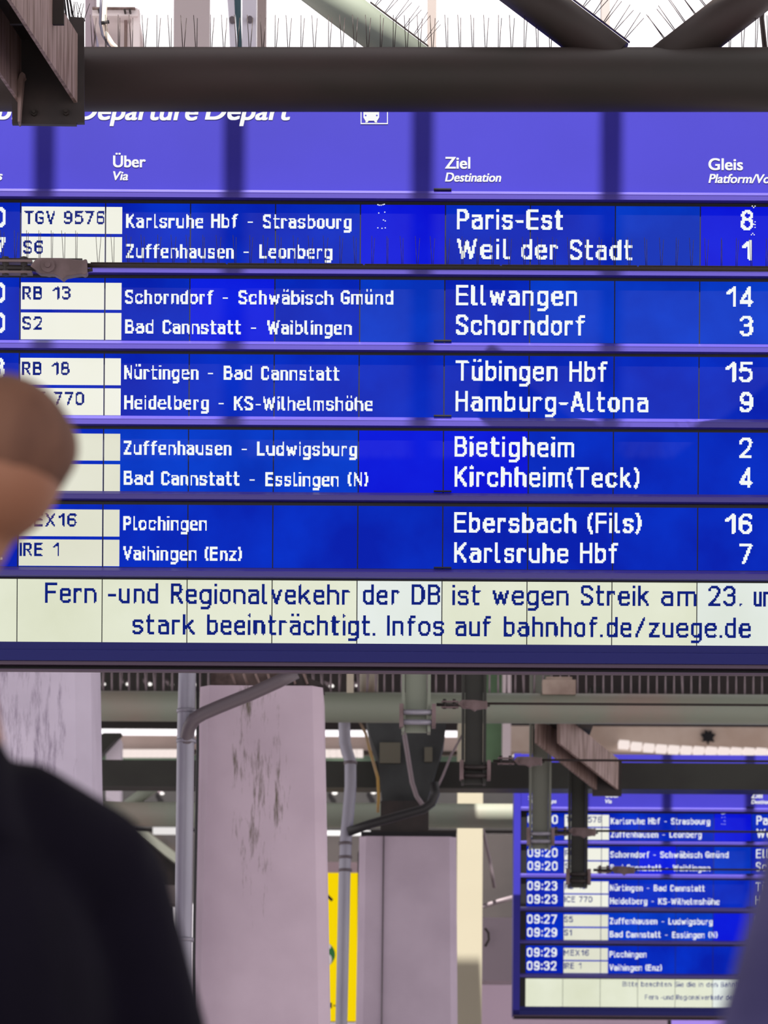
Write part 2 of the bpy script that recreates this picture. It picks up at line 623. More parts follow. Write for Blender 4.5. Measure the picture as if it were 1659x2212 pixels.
    if c == '.':
        return 0.0, [L((0, B), (0, B + .02))]
    if c == ':':
        return 0.0, [L((0, B + .08), (0, B + .1)), L((0, .62), (0, .64))]
    if c == '/':
        return .4, [L((0, B - .02), (.4, T))]
    if c == '(':
        return .15, [rp([(.15, T + .02), (0, .72), (0, .28), (.15, B - .04)], .25)]
    if c == ')':
        return .15, [rp([(0, T + .02), (.15, .72), (.15, .28), (0, B - .04)], .25)]
    return 0.3, []


def dots(mb, text, x0, x1, base, cap, ndots, s, y, d=D, align='fit'):
    """lays display dots of a text line between px x0 and x1 on the plane y"""
    gap = 0.155
    adv, xs, gl = 0.0, [], []
    for ch in text:
        w, stz = glyph(ch, s, 1.0 / ndots)
        gl.append((w, stz))
        xs.append(adv)
        adv += w + (s + gap if ch != ' ' else 0.16)
    total = adv - gap
    if x1 is None:
        fx = 1.0
    else:
        fx = (x1 - x0) / cap / total
    q = 1.0 / ndots
    h = s / 2
    pw = cap * d / F
    cells = set()
    for xa, (w, stz) in zip(xs, gl):
        for pl in stz:
            for a, b in zip(pl[:-1], pl[1:]):
                ax, ay = (xa + h + a[0]) * fx, a[1]
                bx, by = (xa + h + b[0]) * fx, b[1]
                i0, i1 = int((min(ax, bx) - s) / q) - 1, int((max(ax, bx) + s) / q) + 2
                j0, j1 = int(math.floor((min(ay, by) - s) / q)) - 1, int((max(ay, by) + s) / q) + 2
                gi, gj = np.meshgrid(np.arange(i0, i1), np.arange(j0, j1), indexing='ij')
                px_, py_ = (gi + .5) * q, (gj + .5) * q
                dx, dy = bx - ax, by - ay
                l2 = dx * dx + dy * dy
                t = np.clip(((px_ - ax) * dx + (py_ - ay) * dy) / (l2 + 1e-12), 0, 1)
                ex, ey = px_ - ax - t * dx, py_ - ay - t * dy
                ins = ex * ex + ey * ey <= (h * 1.0 + q * 0.06) ** 2
                for ii, jj in zip(gi[ins], gj[ins]):
                    cells.add((int(ii), int(jj)))
    o = P(x0, base, d)
    rows = {}
    for i, j in cells:
        rows.setdefault(j, []).append(i)
    for j, li in rows.items():
        li.sort()
        k = 0
        while k < len(li):
            e = k
            while e + 1 < len(li) and li[e + 1] == li[e] + 1:
                e += 1
            xa, xb = o.x + li[k] * q * pw, o.x + (li[e] + 1) * q * pw
            za, zb = o.z + j * q * pw, o.z + (j + 1) * q * pw
            mb.add([(xa, y, za), (xb, y, za), (xb, y, zb), (xa, y, zb)], [(0, 1, 2, 3)])
            k = e + 1


def printed(mb, text, x0, x1, base, cap, y, italic=0.0, bold=0.03, d=D):
    """printed lettering from the built-in typeface, laid flat on plane y"""
    cu = bpy.data.curves.new('lettering_curve', 'FONT')
    cu.body = text
    cu.size = 1.0
    cu.shear = italic
    cu.fill_mode = 'FRONT'
    ob = bpy.data.objects.new('lettering_curve', cu)
    COL.objects.link(ob)
    dg = bpy.context.evaluated_depsgraph_get()
    me = bpy.data.meshes.new_from_object(ob.evaluated_get(dg))
    vs = [v.co.copy() for v in me.vertices]
    fs = [tuple(p.vertices) for p in me.polygons]
    bpy.data.objects.remove(ob)
    bpy.data.curves.remove(cu)
    bpy.data.meshes.remove(me)
    xa, xb = min(v.x for v in vs), max(v.x for v in vs)
    CAPH = 0.70
    pw = d / F
    sz = cap / CAPH * pw
    sx = (x1 - x0) * pw / (xb - xa)
    o = P(x0, base, d)
    e = bold * cap * pw
    for i, (dx, dz) in enumerate(((-e, -e * .6), (e, -e * .6), (-e, e * .6), (e, e * .6), (0, 0), (-e, 0), (e, 0))):
        mb.add([(o.x + (v.x - xa) * sx + dx, y - i * 0.00003, o.z + v.y * sz + dz) for v in vs], fs)


# ------------------------------------------------------------------ departure board
ROWS = [  # top, bottom of the five display rows in pixels (at the left edge)
    (440, 575), (602, 736), (765, 899), (928, 1062), (1091, 1226)]
SEAM0, PITCH = 44.0, 183.62
# (kind, text, x0, x1, baseline)
VIA = [[('Karlsruhe', 272, 439, 492), ('Hbf', 456, 513, 492), ('-', 535, 547, 492), ('Strasbourg', 568, 759, 493),
        ('Zuffenhausen', 272, 505, 557), ('-', 526, 538, 557), ('Leonberg', 560, 717, 558)],
       [('Schorndorf', 270, 460, 656), ('-', 481, 493, 656), ('Schwäbisch', 515, 719, 657), ('Gmünd', 736, 849, 657),
        ('Bad', 270, 332, 720), ('Cannstatt', 351, 520, 721), ('-', 542, 554, 721), ('Waiblingen', 577, 759, 722)],
       [('Nürtingen', 268, 428, 819), ('-', 449, 461, 819), ('Bad', 483, 545, 820), ('Cannstatt', 564, 732, 821),
        ('Heidelberg', 268, 451, 884), ('-', 472, 484, 884), ('KS-Wilhelmshöhe', 505, 805, 886)],
       [('Zuffenhausen', 267, 500, 982), ('-', 522, 534, 983), ('Ludwigsburg', 555, 771, 984),
        ('Bad', 267, 330, 1047), ('Cannstatt', 348, 517, 1048), ('-', 539, 551, 1049), ('Esslingen', 573, 732, 1050), ('(N)', 751, 795, 1050)],
       [('Plochingen', 266, 447, 1145), ('Vaihingen', 266, 425, 1210), ('(Enz)', 442, 522, 1211)]]
DEST = [[('Paris-Est', 987, 1217, 495), ('Weil', 987, 1101, 559), ('der', 1126, 1205, 560), ('Stadt', 1231, 1366, 561)],
        [('Ellwangen', 985, 1247, 659), ('Schorndorf', 985, 1263, 723)],
        [('Tübingen', 984, 1205, 822), ('Hbf', 1230, 1311, 824), ('Hamburg-Altona', 984, 1400, 888)],
        [('Bietigheim', 982, 1240, 986), ('Kirchheim(Teck)', 982, 1382, 1051)],
        [('Ebersbach', 981, 1244, 1150), ('(Fils)', 1269, 1385, 1151), ('Karlsruhe', 981, 1227, 1215), ('Hbf', 1253, 1334, 1216)]]
GLEIS = [[('8', 1600, 1628, 497), ('1', 1603, 1623, 562)],
         [('14', 1569, 1627, 662), ('3', 1598, 1627, 726)],
         [('15', 1567, 1626, 825), ('9', 1598, 1626, 890)],
         [('2', 1597, 1625, 989), ('4', 1597, 1625, 1053)],
         [('16', 1566, 1625, 1153), ('7', 1597, 1625, 1218)]]
TIME = [[('09:10', -135, 12, 490), ('09:17', -135, 13, 555)],
        [('09:20', -136, 11, 653), ('09:20', -136, 11, 718)],
        [('09:23', -137, 9, 816), ('09:23', -137, 9, 881)],
        [('09:27', -138, 8, 979), ('09:29', -138, 8, 1044)],
        [('09:29', -139, 7, 1142), ('09:32', -139, 6, 1208)]]
TRAIN = [[('TGV', 52, 119, 484), ('9576', 138, 226, 484), ('S6', 50, 93, 548)],
         [('RB', 48, 91, 647), ('13', 113, 152, 647), ('S2', 48, 91, 712)],
         [('RB', 47, 90, 810), ('18', 111, 150, 810), ('ICE', 45, 97, 875), ('770', 116, 181, 875)],
         [('S5', 44, 86, 973), ('S1', 44, 80, 1038)],
         [('MEX16', 42, 165, 1137), ('IRE', 42, 92, 1201), ('1', 114, 128, 1201)]]
CELLS = [[(446, 504), (511, 568)], [(610, 668), (675, 733)], [(773, 831), (838, 896)], [(936, 994), (1002, 1060)], [(1100, 1158), (1165, 1222)]]
TINT = [[0, 0, 0, 0, 0, 1, 0, 0, 2, 1], [0, 0, 0, 1, 0, 2, 0, 2, 2, 2], [0, 0, 0, 0, 0, 0, 0, 0, 0, 0], [0, 0, 2, 2, 2, 1, 1, 0, 0, 0], [0, 0, 0, 0, 0, 0, 0, 0, 0, 0]]


def make_board():
    base = P(778, 1452, D)
    root = empty('departure_board', (base.x, D + 0.1, base.z), '', '')
    xl, xr = P(-205, 800, D).x, P(1762, 800, D).x
    zt, zb = P(829, 154, D).z, P(829, 1436, D).z
    mb = MB().box(xl + 0.01, xr - 0.01, D + 0.03, D + 0.25, P(829, 1392, D).z, zt)
    mb.part('casing', m_navy, root)
    # header
    z1 = P(829, 421, D).z
    mb = MB().box(xl + 0.02, xr - 0.02, D, D + 0.03, z1 - 0.01, zt)
    hd = mb.part('header_panel', m_violet, root)
    yy = D - 0.0015
    for (nm, s_, a, b_, bs, cp, sh_, bd) in (('headline_lettering', 'Abfahrt', -51, 146, 257, 41, .2, .035), ('headline_lettering', 'Departure', 166, 427, 258, 41, .2, .035), ('headline_lettering', 'Départ', 444, 628, 258, 41, .2, .035),
            ('title_lettering', 'Über', 245, 314, 361, 25, 0, .034), ('subtitle_lettering', 'Via', 245, 276, 389, 19, .2, .036), ('title_lettering', 'Ziel', 962, 1015, 364, 25, 0, .034),
            ('subtitle_lettering', 'Destination', 962, 1082, 392, 19, .2, .036), ('title_lettering', 'Gleis', 1531, 1604, 367, 25, 0, .034), ('subtitle_lettering', 'Platform/Voie', 1531, 1682, 395, 19, .2, .036),
            ('title_lettering', 'Zeit', -132, -80, 359, 25, 0, .034), ('subtitle_lettering', 'Time/Temps', -132, 5, 388, 19, .2, .036)):
        tx = MB()
        printed(tx, s_, a, b_, bs, cp, yy, sh_, bd)
        tx.part(nm, m_white, hd, flat=True, label='white printed lettering')
    # train pictogram
    pc = MB()

    def fl(mb_, pts, y, d=D, mi=0):
        q = [P(a, b, d) for a, b in pts]
        mb_.add([(p.x, y, p.z) for p in q], [tuple(range(len(q)))], mi=mi)
    for (a, b, c, e) in ((779, 209, 838, 211), (779, 266, 838, 268.5), (779, 209, 781, 268), (836, 209, 838, 268)):
        fl(pc, [(a, e), (c, e), (c, b), (a, b)], yy)
    fl(pc, [(785, 218), (785, 254), (789, 261), (815, 261), (819, 254), (819, 218), (816, 214), (788, 214)], yy)
    fl(pc, [(789, 265), (794, 265), (796, 261), (790, 261)], yy)
    fl(pc, [(810, 265), (815, 265), (814, 261), (808, 261)], yy)
    for (a, b) in ((790, 250), (814, 250), (802, 240)):
        fl(pc, [(a + 2 * math.cos(k * PI / 4), b + 2 * math.sin(k * PI / 4)) for k in range(8)][::-1], yy - 0.0008, mi=1)
    fl(pc, [(789, 236), (815, 236), (815, 222), (789, 222)], yy - 0.0008, mi=1)
    pc.part('train_pictogram', [m_white, m_violet], hd, flat=True, label='white train front symbol in a square outline')
    # rails below header and between rows
    RAIL = [(410, 430), (577, 593), (737, 757), (899, 920), (1062, 1081), (1227, 1247)]
    for (t, b) in RAIL:
        k = D / F
        zt_, zb_ = P(829, t + 2.5, D).z, P(829, b + 2.5, D).z
        hgt = zt_ - zb_
        pr = [(D + 0.03, zt_), (D - 0.002, zt_), (D - 0.02, zt_ - hgt * .4), (D - 0.0215, zt_ - hgt * .43), (D - 0.0215, zt_ - hgt * .5),
              (D - 0.021, zt_ - hgt * .52), (D - 0.021, zb_), (D + 0.03, zb_ - 0.002)]
        rl = MB().prism(pr, xl + 0.04, xr - 0.04).part('rail', m_rail, root)
        # latch plate
        p = P(956, t + 1, D)
        MB().box(p.x - 0.032, p.x + 0.032, D - 0.012, D - 0.001, p.z - 0.0015, p.z + 0.0035).part('latch_plate', m_black, rl)
    # display rows
    ys = D + 0.004
    for r, (t, b) in enumerate(ROWS):
        za, zb2 = P(829, t - 8 + 2.5, D).z, P(829, b + 4 + 2.5, D).z
        row = MB().box(xl + 0.05, xr - 0.05, ys + 0.002, D + 0.03, zb2, za).part('display_row', m_black, root)
        for k in range(10):
            sx = SEAM0 - 1.45 * r + PITCH * (k - 1)
            pa, pb = P(sx, (t + b) / 2, D), P(sx + PITCH, (t + b) / 2, D)
            g = 0.0021
            zc, hh = P(829, (t + b) / 2 + 1.6, D).z, (b - t) / 2 * D / F
            MB().box(pa.x + g, pb.x - g, ys, ys + 0.006, zc - hh, zc + hh).part('display_module', m_blue[TINT[r][k]], row)
        for (ct_, cb_) in CELLS[r]:
            tt, bb = ct_ , cb_
            for (xa, xb) in ((SEAM0 - 1.45 * r + 2.4, SEAM0 - 1.45 * r + PITCH - 1.5), (SEAM0 - 1.45 * r + PITCH + 1.5, SEAM0 - 1.45 * r + PITCH + 36)):
                # x drift of the seams is taken by the camera's roll
                pa, pb = P(xa, (ROWS[r][0] + ROWS[r][1]) / 2, D), P(xb, (ROWS[r][0] + ROWS[r][1]) / 2, D)
                off = P(SEAM0, 500, D).x - P(SEAM0, (ROWS[r][0] + ROWS[r][1]) / 2, D).x
                zc = P(150, (tt + bb) / 2, D).z
                hh = (bb - tt) / 2 * D / F
                MB().box(pa.x, pb.x, ys - 0.0012, ys + 0.001, zc - hh, zc + hh).part('train_number_field', m_cell[1 if r >= 3 else 0], row)
        yt = ys - 0.002
        for lst, nm, cap_, nd, sw in ((TIME[r], 'time_lettering', 44, 15, .155), (VIA[r], 'route_lettering', 30.5, 11, .145), (DEST[r], 'destination_lettering', 44, 15, .15), (GLEIS[r], 'platform_lettering', 44, 15, .155)):
            for (s_, a, b_, bs) in lst:
                tx = MB()
                dots(tx, s_, a, b_, bs, cap_, nd, sw, yt)
                tx.part(nm, m_lcdwhite, row, flat=True)
        if r == 0:
            tx = MB()   # stuck dots
            for (a, b_) in ((815, 443), (818, 444), (822, 444), (826, 443), (829, 442), (817, 461), (830, 459), (827, 476), (831, 478), (815, 493), (824, 494), (831, 493),
                            (1624, 446), (1627, 449), (1630, 446), (1622, 508), (1625, 505), (1628, 508), (1630, 480), (1630, 486), (1630, 492)):
                p = P(a, b_, D)
                tx.add([(p.x, yt, p.z), (p.x + .004, yt, p.z), (p.x + .004, yt, p.z + .004), (p.x, yt, p.z + .004)], [(0, 1, 2, 3)])
            o_ = tx.part('stuck_dots', m_lcdwhite, row, flat=True, label='stray stuck white dots')
            o_['kind'] = 'stuff'
        for (s_, a, b_, bs) in TRAIN[r]:
            tx = MB()
            dots(tx, s_, a, b_, bs, 29, 11, 0.135, yt - 0.001)
            tx.part('train_lettering', m_ink, row, flat=True, label='navy dot lettering')
    # message row
    t, b = 1252, 1389
    row = MB().box(xl + 0.05, xr - 0.05, ys + 0.002, D + 0.03, P(829, 1395, D).z, P(829, 1248, D).z).part('message_row', m_black, root)
    for k in range(10):
        sx = 36.5 + PITCH * (k - 1)
        pa, pb = P(sx, (t + b) / 2, D), P(sx + PITCH, (t + b) / 2, D)
        zc, hh = P(829, (t + b) / 2 + 2.6, D).z, (b - t) / 2 * D / F
        MB().box(pa.x + .0018, pb.x - .0018, ys, ys + 0.006, zc - hh, zc + hh).part('message_module', m_msg[1 if k in (5, 9) else 0], row)
    # bottom frame, side frames
    pz = lambda y: P(829, y + 3, D).z
    pr = [(D + .03, pz(1389)), (D - .012, pz(1389)), (D - .012, pz(1405)), (D - .03, pz(1408)), (D - .03, pz(1431)), (D + .03, pz(1431))]
    MB().prism(pr, xl, xr).part('bottom_frame', m_navy, root)
    pr = [(D + .03, pz(1431)), (D - .02, pz(1431)), (D - .02, pz(1439)), (D + .03, pz(1439))]
    MB().prism(pr, xl, xr).part('bottom_trim', m_trim, root)
    pr = [(D + .04, pz(1439)), (D + .02, pz(1439)), (D + .02, pz(1448)), (D + .04, pz(1448))]
    MB().prism(pr, xl + .01, xr - .01).part('shadow_gap', m_black, root)
    pr = [(D + .02, pz(1447)), (D - .01, pz(1447)), (D - .01, pz(1451)), (D + .02, pz(1451))]
    MB().prism(pr, xl, xr).part('lower_trim', m_trim, root)
    for (xa, xb) in ((xl, xl + 0.055), (xr - 0.055, xr)):
        MB().box(xa, xb, D - .03, D + .25, pz(1431), zt).part('side_frame', m_violet, root)
    return root, row, ys - 0.002


board, msgrow, yt = make_board()
tag(board, 'large sharp blue departure board filling the picture, under the dark tube beam', 'departure board')
far_loc = Vector(board.location)
sh = P(1307, 1730, D * 2.27) - P(244, 380, D)
far = copy_tree(board, (board.location.x + sh.x, board.location.y + D * 1.27, board.location.z))
tag(far, 'smaller blurred blue departure board at the lower right, behind the hanging posts', 'departure board')
MSG = [('Fern', 97, 207, 1302), ('-und', 233, 342, 1303), ('Regionalvekehr', 369, 756, 1304), ('der', 784, 862, 1306), ('DB', 889, 951, 1306),
       ('ist', 977, 1037, 1307), ('wegen', 1064, 1228, 1307), ('Streik', 1255, 1402, 1308), ('am', 1428, 1504, 1309), ('23.', 1530, 1602, 1309), ('und', 1628, 1690, 1310),
       ('stark', 286, 420, 1370), ('beeinträchtigt.', 447, 811, 1371), ('Infos', 836, 958, 1373), ('auf', 984, 1060, 1374), ('bahnhof.de/zuege.de', 1088, 1621, 1375)]
for (s_, a, b_, bs) in MSG:
    tx = MB()
    dots(tx, s_, a, b_, bs, 44, 15, 0.13, yt)
    tx.part('message_lettering', m_ink, msgrow, flat=True, label='navy dot lettering')
frow = [c for c in far.children if c.name.startswith('message_row')][0]
for (s_, a, b_, bs, cp, nd) in (('Bitte beachten Sie die in den Bahnhöfen', 330, 980, 1288, 24, 9), ('Fern -und Regionalverkehr der DB ist', 440, 980, 1352, 24, 9),
                                ('und Zügen', 990, 1130, 1290, 28, 10), ('und Masken', 990, 1150, 1322, 28, 10), ('wegen Streik', 995, 1170, 1352, 28, 10), ('bahnhof.de', 1005, 1160, 1382, 28, 10)):
    tx = MB()
    dots(tx, s_, a, b_, bs, cp, nd, .13, yt)
    o = bpy.data.objects.new('message_lettering', tx.flat('message_lettering', m_ink, ORI[board.name]))
    COL.objects.link(o)
    o.parent = frow
    o['label'] = 'small navy dot lettering'

# ------------------------------------------------------------------ truss above the board


def tube_px(mb, a, b, da, db, r, seg=24, n=2):
    p, q = P(a[0], a[1], da), P(b[0], b[1], db)
    mb.tube([p + (q - p) * (i / (n - 1)) for i in range(n)], r, seg)


DC = 11.3
c0 = P(829, 172, DC)
rC = 66 * DC / F
tr = empty('tube_truss', (c0.x, DC, c0.z - rC), 'dark brown steel tube truss running across above the near board', 'truss')
xA, xB = P(-700, 172, DC).x, P(2400, 172, DC).x
b = MB()
b.tube([(xA, DC, c0.z - 0.012), (c0.x, DC, c0.z), (xB, DC, c0.z + 0.014)], rC, 40)
b.part('chord', m_shaded_brown, tr)
for (a, q) in (((1330, 132), (1020, -103)), ((1435, 140), (1745, -103))):
    b = MB()
    tube_px(b, a, q, DC, DC, 45 * DC / F, 32)
    b.part('diagonal', m_shaded_brown, tr)
b = MB()
dC = 12.75
tube_px(b, (905, 140), (560, -120), dC, dC, 40 * dC / F, 28)
b.thing('tube_brace', m_palegreen, 'pale green slanting tube brace behind the dark beam, left of the dark V', 'brace')

# ------------------------------------------------------------------ bird spikes
pin_bm = MB().tube([(0, 0, 0), (0, 0, 1)], 1.0, 6)
PINME = {}


def pin_mesh(r, h, lean, leany=0.0, m=None):
    key = (m.name if m else '', round(r, 4), round(h, 3), round(lean, 2), round(leany, 2))
    if key not in PINME:
        PINME[key] = MB().tube([(0, 0, 0), (lean * h, leany * h, h)], [r, r * .8], 6).mesh('pin', m or m_pin)
    return PINME[key]


ORDN = ['first', 'second', 'third', 'fourth', 'fifth', 'sixth', 'seventh', 'eighth', 'ninth', 'tenth']


def spike_strip(p0, p1, npin, h, r, label, group, up=Vector((0, 0, 1)), mt=None, fan=0.07):
    p0, p1 = Vector(p0), Vector(p1)
    mid = (p0 + p1) / 2
    root = empty('bird_spike_strip', tuple(mid), label, 'bird spikes', group)
    ax = (p1 - p0).normalized()
    sd_ = ax.cross(up).normalized()
    w = 0.006
    sec = [sd_ * w - up * .001, -sd_ * w - up * .001, -sd_ * w + up * .002, sd_ * w + up * .002]
    MB().sweep(sec, p0, p1).part('base_strip', m_pin, root)
    rot = Vector((0, 0, 1)).rotation_difference(up)
    for i in range(npin):
        t = (i + .5) / npin
        q = p0 + (p1 - p0) * t
        for k, l in enumerate((-fan, fan)):
            l = l * random.choice((0.2, .5, .8, 1.0)) + random.uniform(-.02, .02)
            l = round(l * 16) / 16
            o = bpy.data.objects.new('pin', pin_mesh(r, h, l, (-.12, .12)[k], mt))
            COL.objects.link(o)
            o.parent = root
            o.location = q + ax * ((k - .5) * .004) - mid
            o.rotation_mode = 'QUATERNION'
            o.rotation_quaternion = rot
    return root


# on the dark chord
xs = [185, 440, 695, 950, 1205]
for i, x in enumerate(xs):
    x2 = x + 255 if i < 4 else 1215
    if x2 - x < 20:
        continue
    p, q = P(x + 2, 106, DC), P(x2 - 2, 106, DC)
    dz = 0.013 * (((x + x2) / 2 - 829) / 1500)
    p.z = q.z = c0.z + rC * 0.995 + dz
    spike_strip(p, q, int(round((x2 - x) / 29.5)), 0.112, 0.0016, 'bird spike strip on the dark tube beam, %s from the left' % ORDN[i], 'bird spikes on the dark tube beam')
p, q = P(1562, 106, DC), P(1760, 106, DC)
p.z = q.z = c0.z + rC * 0.995 + .006
spike_strip(p, q, 7, 0.112, 0.0016, 'bird spike strip on the dark tube beam, right of the V', 'bird spikes on the dark tube beam')
# on the two diagonals
for (a, e, nrm, lb) in (((1226, -10), (1360, 92), (0.6, 0.8), 'left'), ((1560, -10), (1424, 92), (-0.6, 0.8), 'right')):
    p, q = P(a[0], a[1], DC), P(e[0], e[1], DC)
    spike_strip(p, q, 6, 0.1, 0.0015, 'bird spike strip on the %s slanting tube of the dark V' % lb, 'bird spikes on the slanting tubes', up=Vector((nrm[0], 0, nrm[1])).normalized())
p, q = P(800, 5, dC), P(925, 100, dC)
spike_strip(p, q, 6, 0.1, 0.0014, 'bird spike strip on the pale green slanting brace', 'bird spikes on the slanting tubes', up=Vector((0.6, 0, 0.8)).normalized())
# on the board's top edge
zt = P(829, 154, D).z
for i in range(5):
    x = 200 + i * 300
    p, q = P(x, 154, D), P(x + 290, 154, D)
    p.z = q.z = zt + .001
    p.y = q.y = D + .1
    spike_strip(p, q, 10, 0.1, 0.0014, 'bird spike strip on top of the near board, %s from the left' % ORDN[i], 'bird spikes on the near board')

# ------------------------------------------------------------------ girder with end plate, top left
DG = 11.08
e0 = P(104, 180, DG)
gr = empty('roof_girder', tuple(e0), 'dark steel channel girder with bolted end plate at the top left', 'girder')
kx = DG / F
dirv = Vector((-0.14, -1, 0))


def gp(px, py):
    return P(px, py, DG)


# webs (right one shows its outer face) and roof plate of the channel
rt, rb_ = gp(174, 74), gp(167, 222)
lt, lb_ = gp(32, 76), gp(38, 222)
tk = 0.012
sec = [Vector((rb_.x - tk, DG, rb_.z)), Vector((rb_.x, DG, rb_.z)), Vector((rb_.x, DG, rt.z)), Vector((rb_.x - tk, DG, rt.z))]
MB().sweep(sec, Vector(), dirv * 3.2).part('web', m_rust2, gr, label='rust streaked lighter side plate')
sec = [Vector((lb_.x, DG, lb_.z)), Vector((lb_.x + tk, DG, lb_.z)), Vector((lb_.x + tk, DG, rt.z)), Vector((lb_.x, DG, rt.z))]
MB().sweep(sec, Vector(), dirv * 3.2).part('web', m_rust2, gr)
sec = [Vector((lb_.x + tk, DG, rt.z - .02)), Vector((rb_.x - tk, DG, rt.z - .02)), Vector((rb_.x - tk, DG, rt.z)), Vector((lb_.x + tk, DG, rt.z))]
MB().sweep(sec, Vector(), dirv * 3.2).part('top_plate', m_darksteel, gr)
b = MB()
b.pslab([(26, 267), (165, 269), (165, 265), (182, 265), (181, 38), (150, 36), (150, 60), (26, 60)], DG, 0.02)
ep = b.part('end_plate', m_darksteel, gr)
for x, y in ((74, 245), (143, 244)):
    p = P(x, y, DG)
    b = MB()
    b.tube([(p.x, DG, p.z), (p.x, DG - .014, p.z)], 0.0115, 6, smooth=False)
    b.tube([(p.x, DG - .012, p.z), (p.x, DG - .026, p.z)], 0.006, 10)
    b.part('bolt', m_shaded_brown, ep)
b = MB()
b.pslab([(38, 262), (42, 262), (50, 165), (54, 160), (48, 155), (42, 160), (38, 175)], DG - .05, 0.05)
b.part('stiffener', m_rust2, gr)
b = MB()
p = P(70, 128, DG)
b.box(lb_.x + tk, rb_.x - tk, DG - 0.35, DG - 0.335, p.z - .015, rt.z - .02)
b.part('cross_plate', m_shaded_brown, gr)
# cables over the girder
for i, (x, tx_) in enumerate(((134, 0), (141, 2), (147, 3), (153, 5))):
    b = MB()
    b.tube([P(x - 10, -40, 11.0), P(x - 2, 0, 11.05), P(x + tx_, 36, 11.1), P(x + tx_ + 12, 110, 11.2)], 0.0035, 8)
    b.thing('power_cable', m_blackpipe, 'thin dark cable above the girder, %s from the left' % ORDN[i], 'cable', 'cables above the girder')
# small spikes on the girder end
spike_strip(P(150, 36, DG) + Vector((0, .03, 0)), P(182, 37, DG) + Vector((0, .03, 0)), 4, 0.06, .0014, 'short bird spike strip on the girder end plate', None, fan=.3)

# ------------------------------------------------------------------ tension wire with end fitting, in front of row one


def tension_wire(x_fit, y, d, x_end, sc, label, spikes=0, splabel=None, side=1):
    """fork clevis, cast wedge clamp and wire running to the right"""
    k = d / F
    o_ = P(x_fit, y, d)
    root = empty('tension_wire', tuple(o_), label, 'wire')
    q = lambda dx, dy: Vector((o_.x + dx * sc * k, d, o_.z - dy * sc * k))
    out = [(-22, -2), (-10, -17), (0, -20), (47, -20), (92, -15), (96, -18), (101, -17), (102, 13), (96, 17), (90, 14), (56, 20), (50, 27), (42, 21), (30, 15), (0, 14), (-8, 8)]
    pts = [q(a, b) for a, b in out]
    t = 24 * sc * k
    MB().slab([(p.x, p.z) for p in pts], d - t / 2, d + t / 2).part('wedge_clamp', m_cast, root, bevel=3 * sc * k)
    c = q(17, -2)
    MB().tube([(c.x, d - t * .75, c.z), (c.x, d + t * .75, c.z)], 15 * sc * k, 20).tube([(c.x, d - t * .95, c.z), (c.x, d - t * .7, c.z)], 6 * sc * k, 12).part('pin_bolt', m_cast, root)
    for dy in (-16, 8):
        a, b_ = q(-90, dy), q(-18, dy)
        MB().box(a.x, b_.x, d - t * .45, d + t * .45, a.z - 5 * sc * k, a.z).part('fork_arm', m_cast, root)
    a, b_ = q(-110, -1), q(-8, 0)
    MB().tube([a, b_], 7 * sc * k, 12).part('eye_bolt', m_darksteel, root)
    for dx in (-36, -76):
        a = q(dx, -24)
        b_ = q(dx, 16)
        MB().tube([a, b_], 8 * sc * k, 6, smooth=False).part('fork_bolt', m_darksteel, root)
    a = q(95, -7)
    e = P(x_end, y, d)
    MB().tube([a, Vector((e.x, d, a.z))], 5 * sc * k, 12).part('wire', m_shaded_brown, root)
    a, b_ = q(97, 4), q(112, 2)
    MB().tube([a, b_], 4 * sc * k, 8).part('wire_tail', m_darksteel, root)
    return root, a


tw, _ = tension_wire(88, 580, 11.62, 2100, 1.0, 'dark tension wire with cast clamp crossing in front of the near board')
zw = P(829, 575.5, 11.62).z + 0.004
for i in range(6):
    x = -60 if i == 0 else 196 + (i - 1) * 296
    p, q = P(x, 570, 11.62), P(x + (238 if i == 0 else 292), 570, 11.62)
    p.z = q.z = P(88, 580, 11.62).z + (7 + 5 + (8 if i == 0 else 0)) * 11.62 / F
    spike_strip(p, q, 9, 0.098, 0.0011, 'bird spike strip on the wire before the near board, %s from the left' % ORDN[i], 'bird spikes on the near wire', fan=.06)

# ------------------------------------------------------------------ columns behind the board


def column(name, top, bot_w, d, depth, ch, mt, label, cat='column'):
    """tapering concrete column with chamfered corners; top=(px0,px1,py)"""
    a, b_ = P(top[0], top[2], d), P(top[1], top[2], d)
    zc = a.z
    xc = (a.x + b_.x) / 2 + (top[3] if len(top) > 3 else 0)
    w1 = (b_.x - a.x) / 2
    w0 = bot_w / 2
    dp1, dp0 = depth / 2, depth / 2 * w0 / w1

    def ring(hw, hd, c, z):
        return [(xc - hw + c, d, z), (xc + hw - c, d, z), (xc + hw, d + c, z), (xc + hw, d + 2 * hd - c, z), (xc + hw - c, d + 2 * hd, z), (xc - hw + c, d + 2 * hd, z), (xc - hw, d + 2 * hd - c, z), (xc - hw, d + c, z)]
    vs = ring(w0, dp0, ch, 0.0) + ring(w1, dp1, ch, zc)
    fs = [(i, (i + 1) % 8, 8 + (i + 1) % 8, 8 + i) for i in range(8)] + [tuple(reversed(range(8))), tuple(range(8, 16))]
    m = MB()
    m.add(vs, fs)
    return m, xc, zc


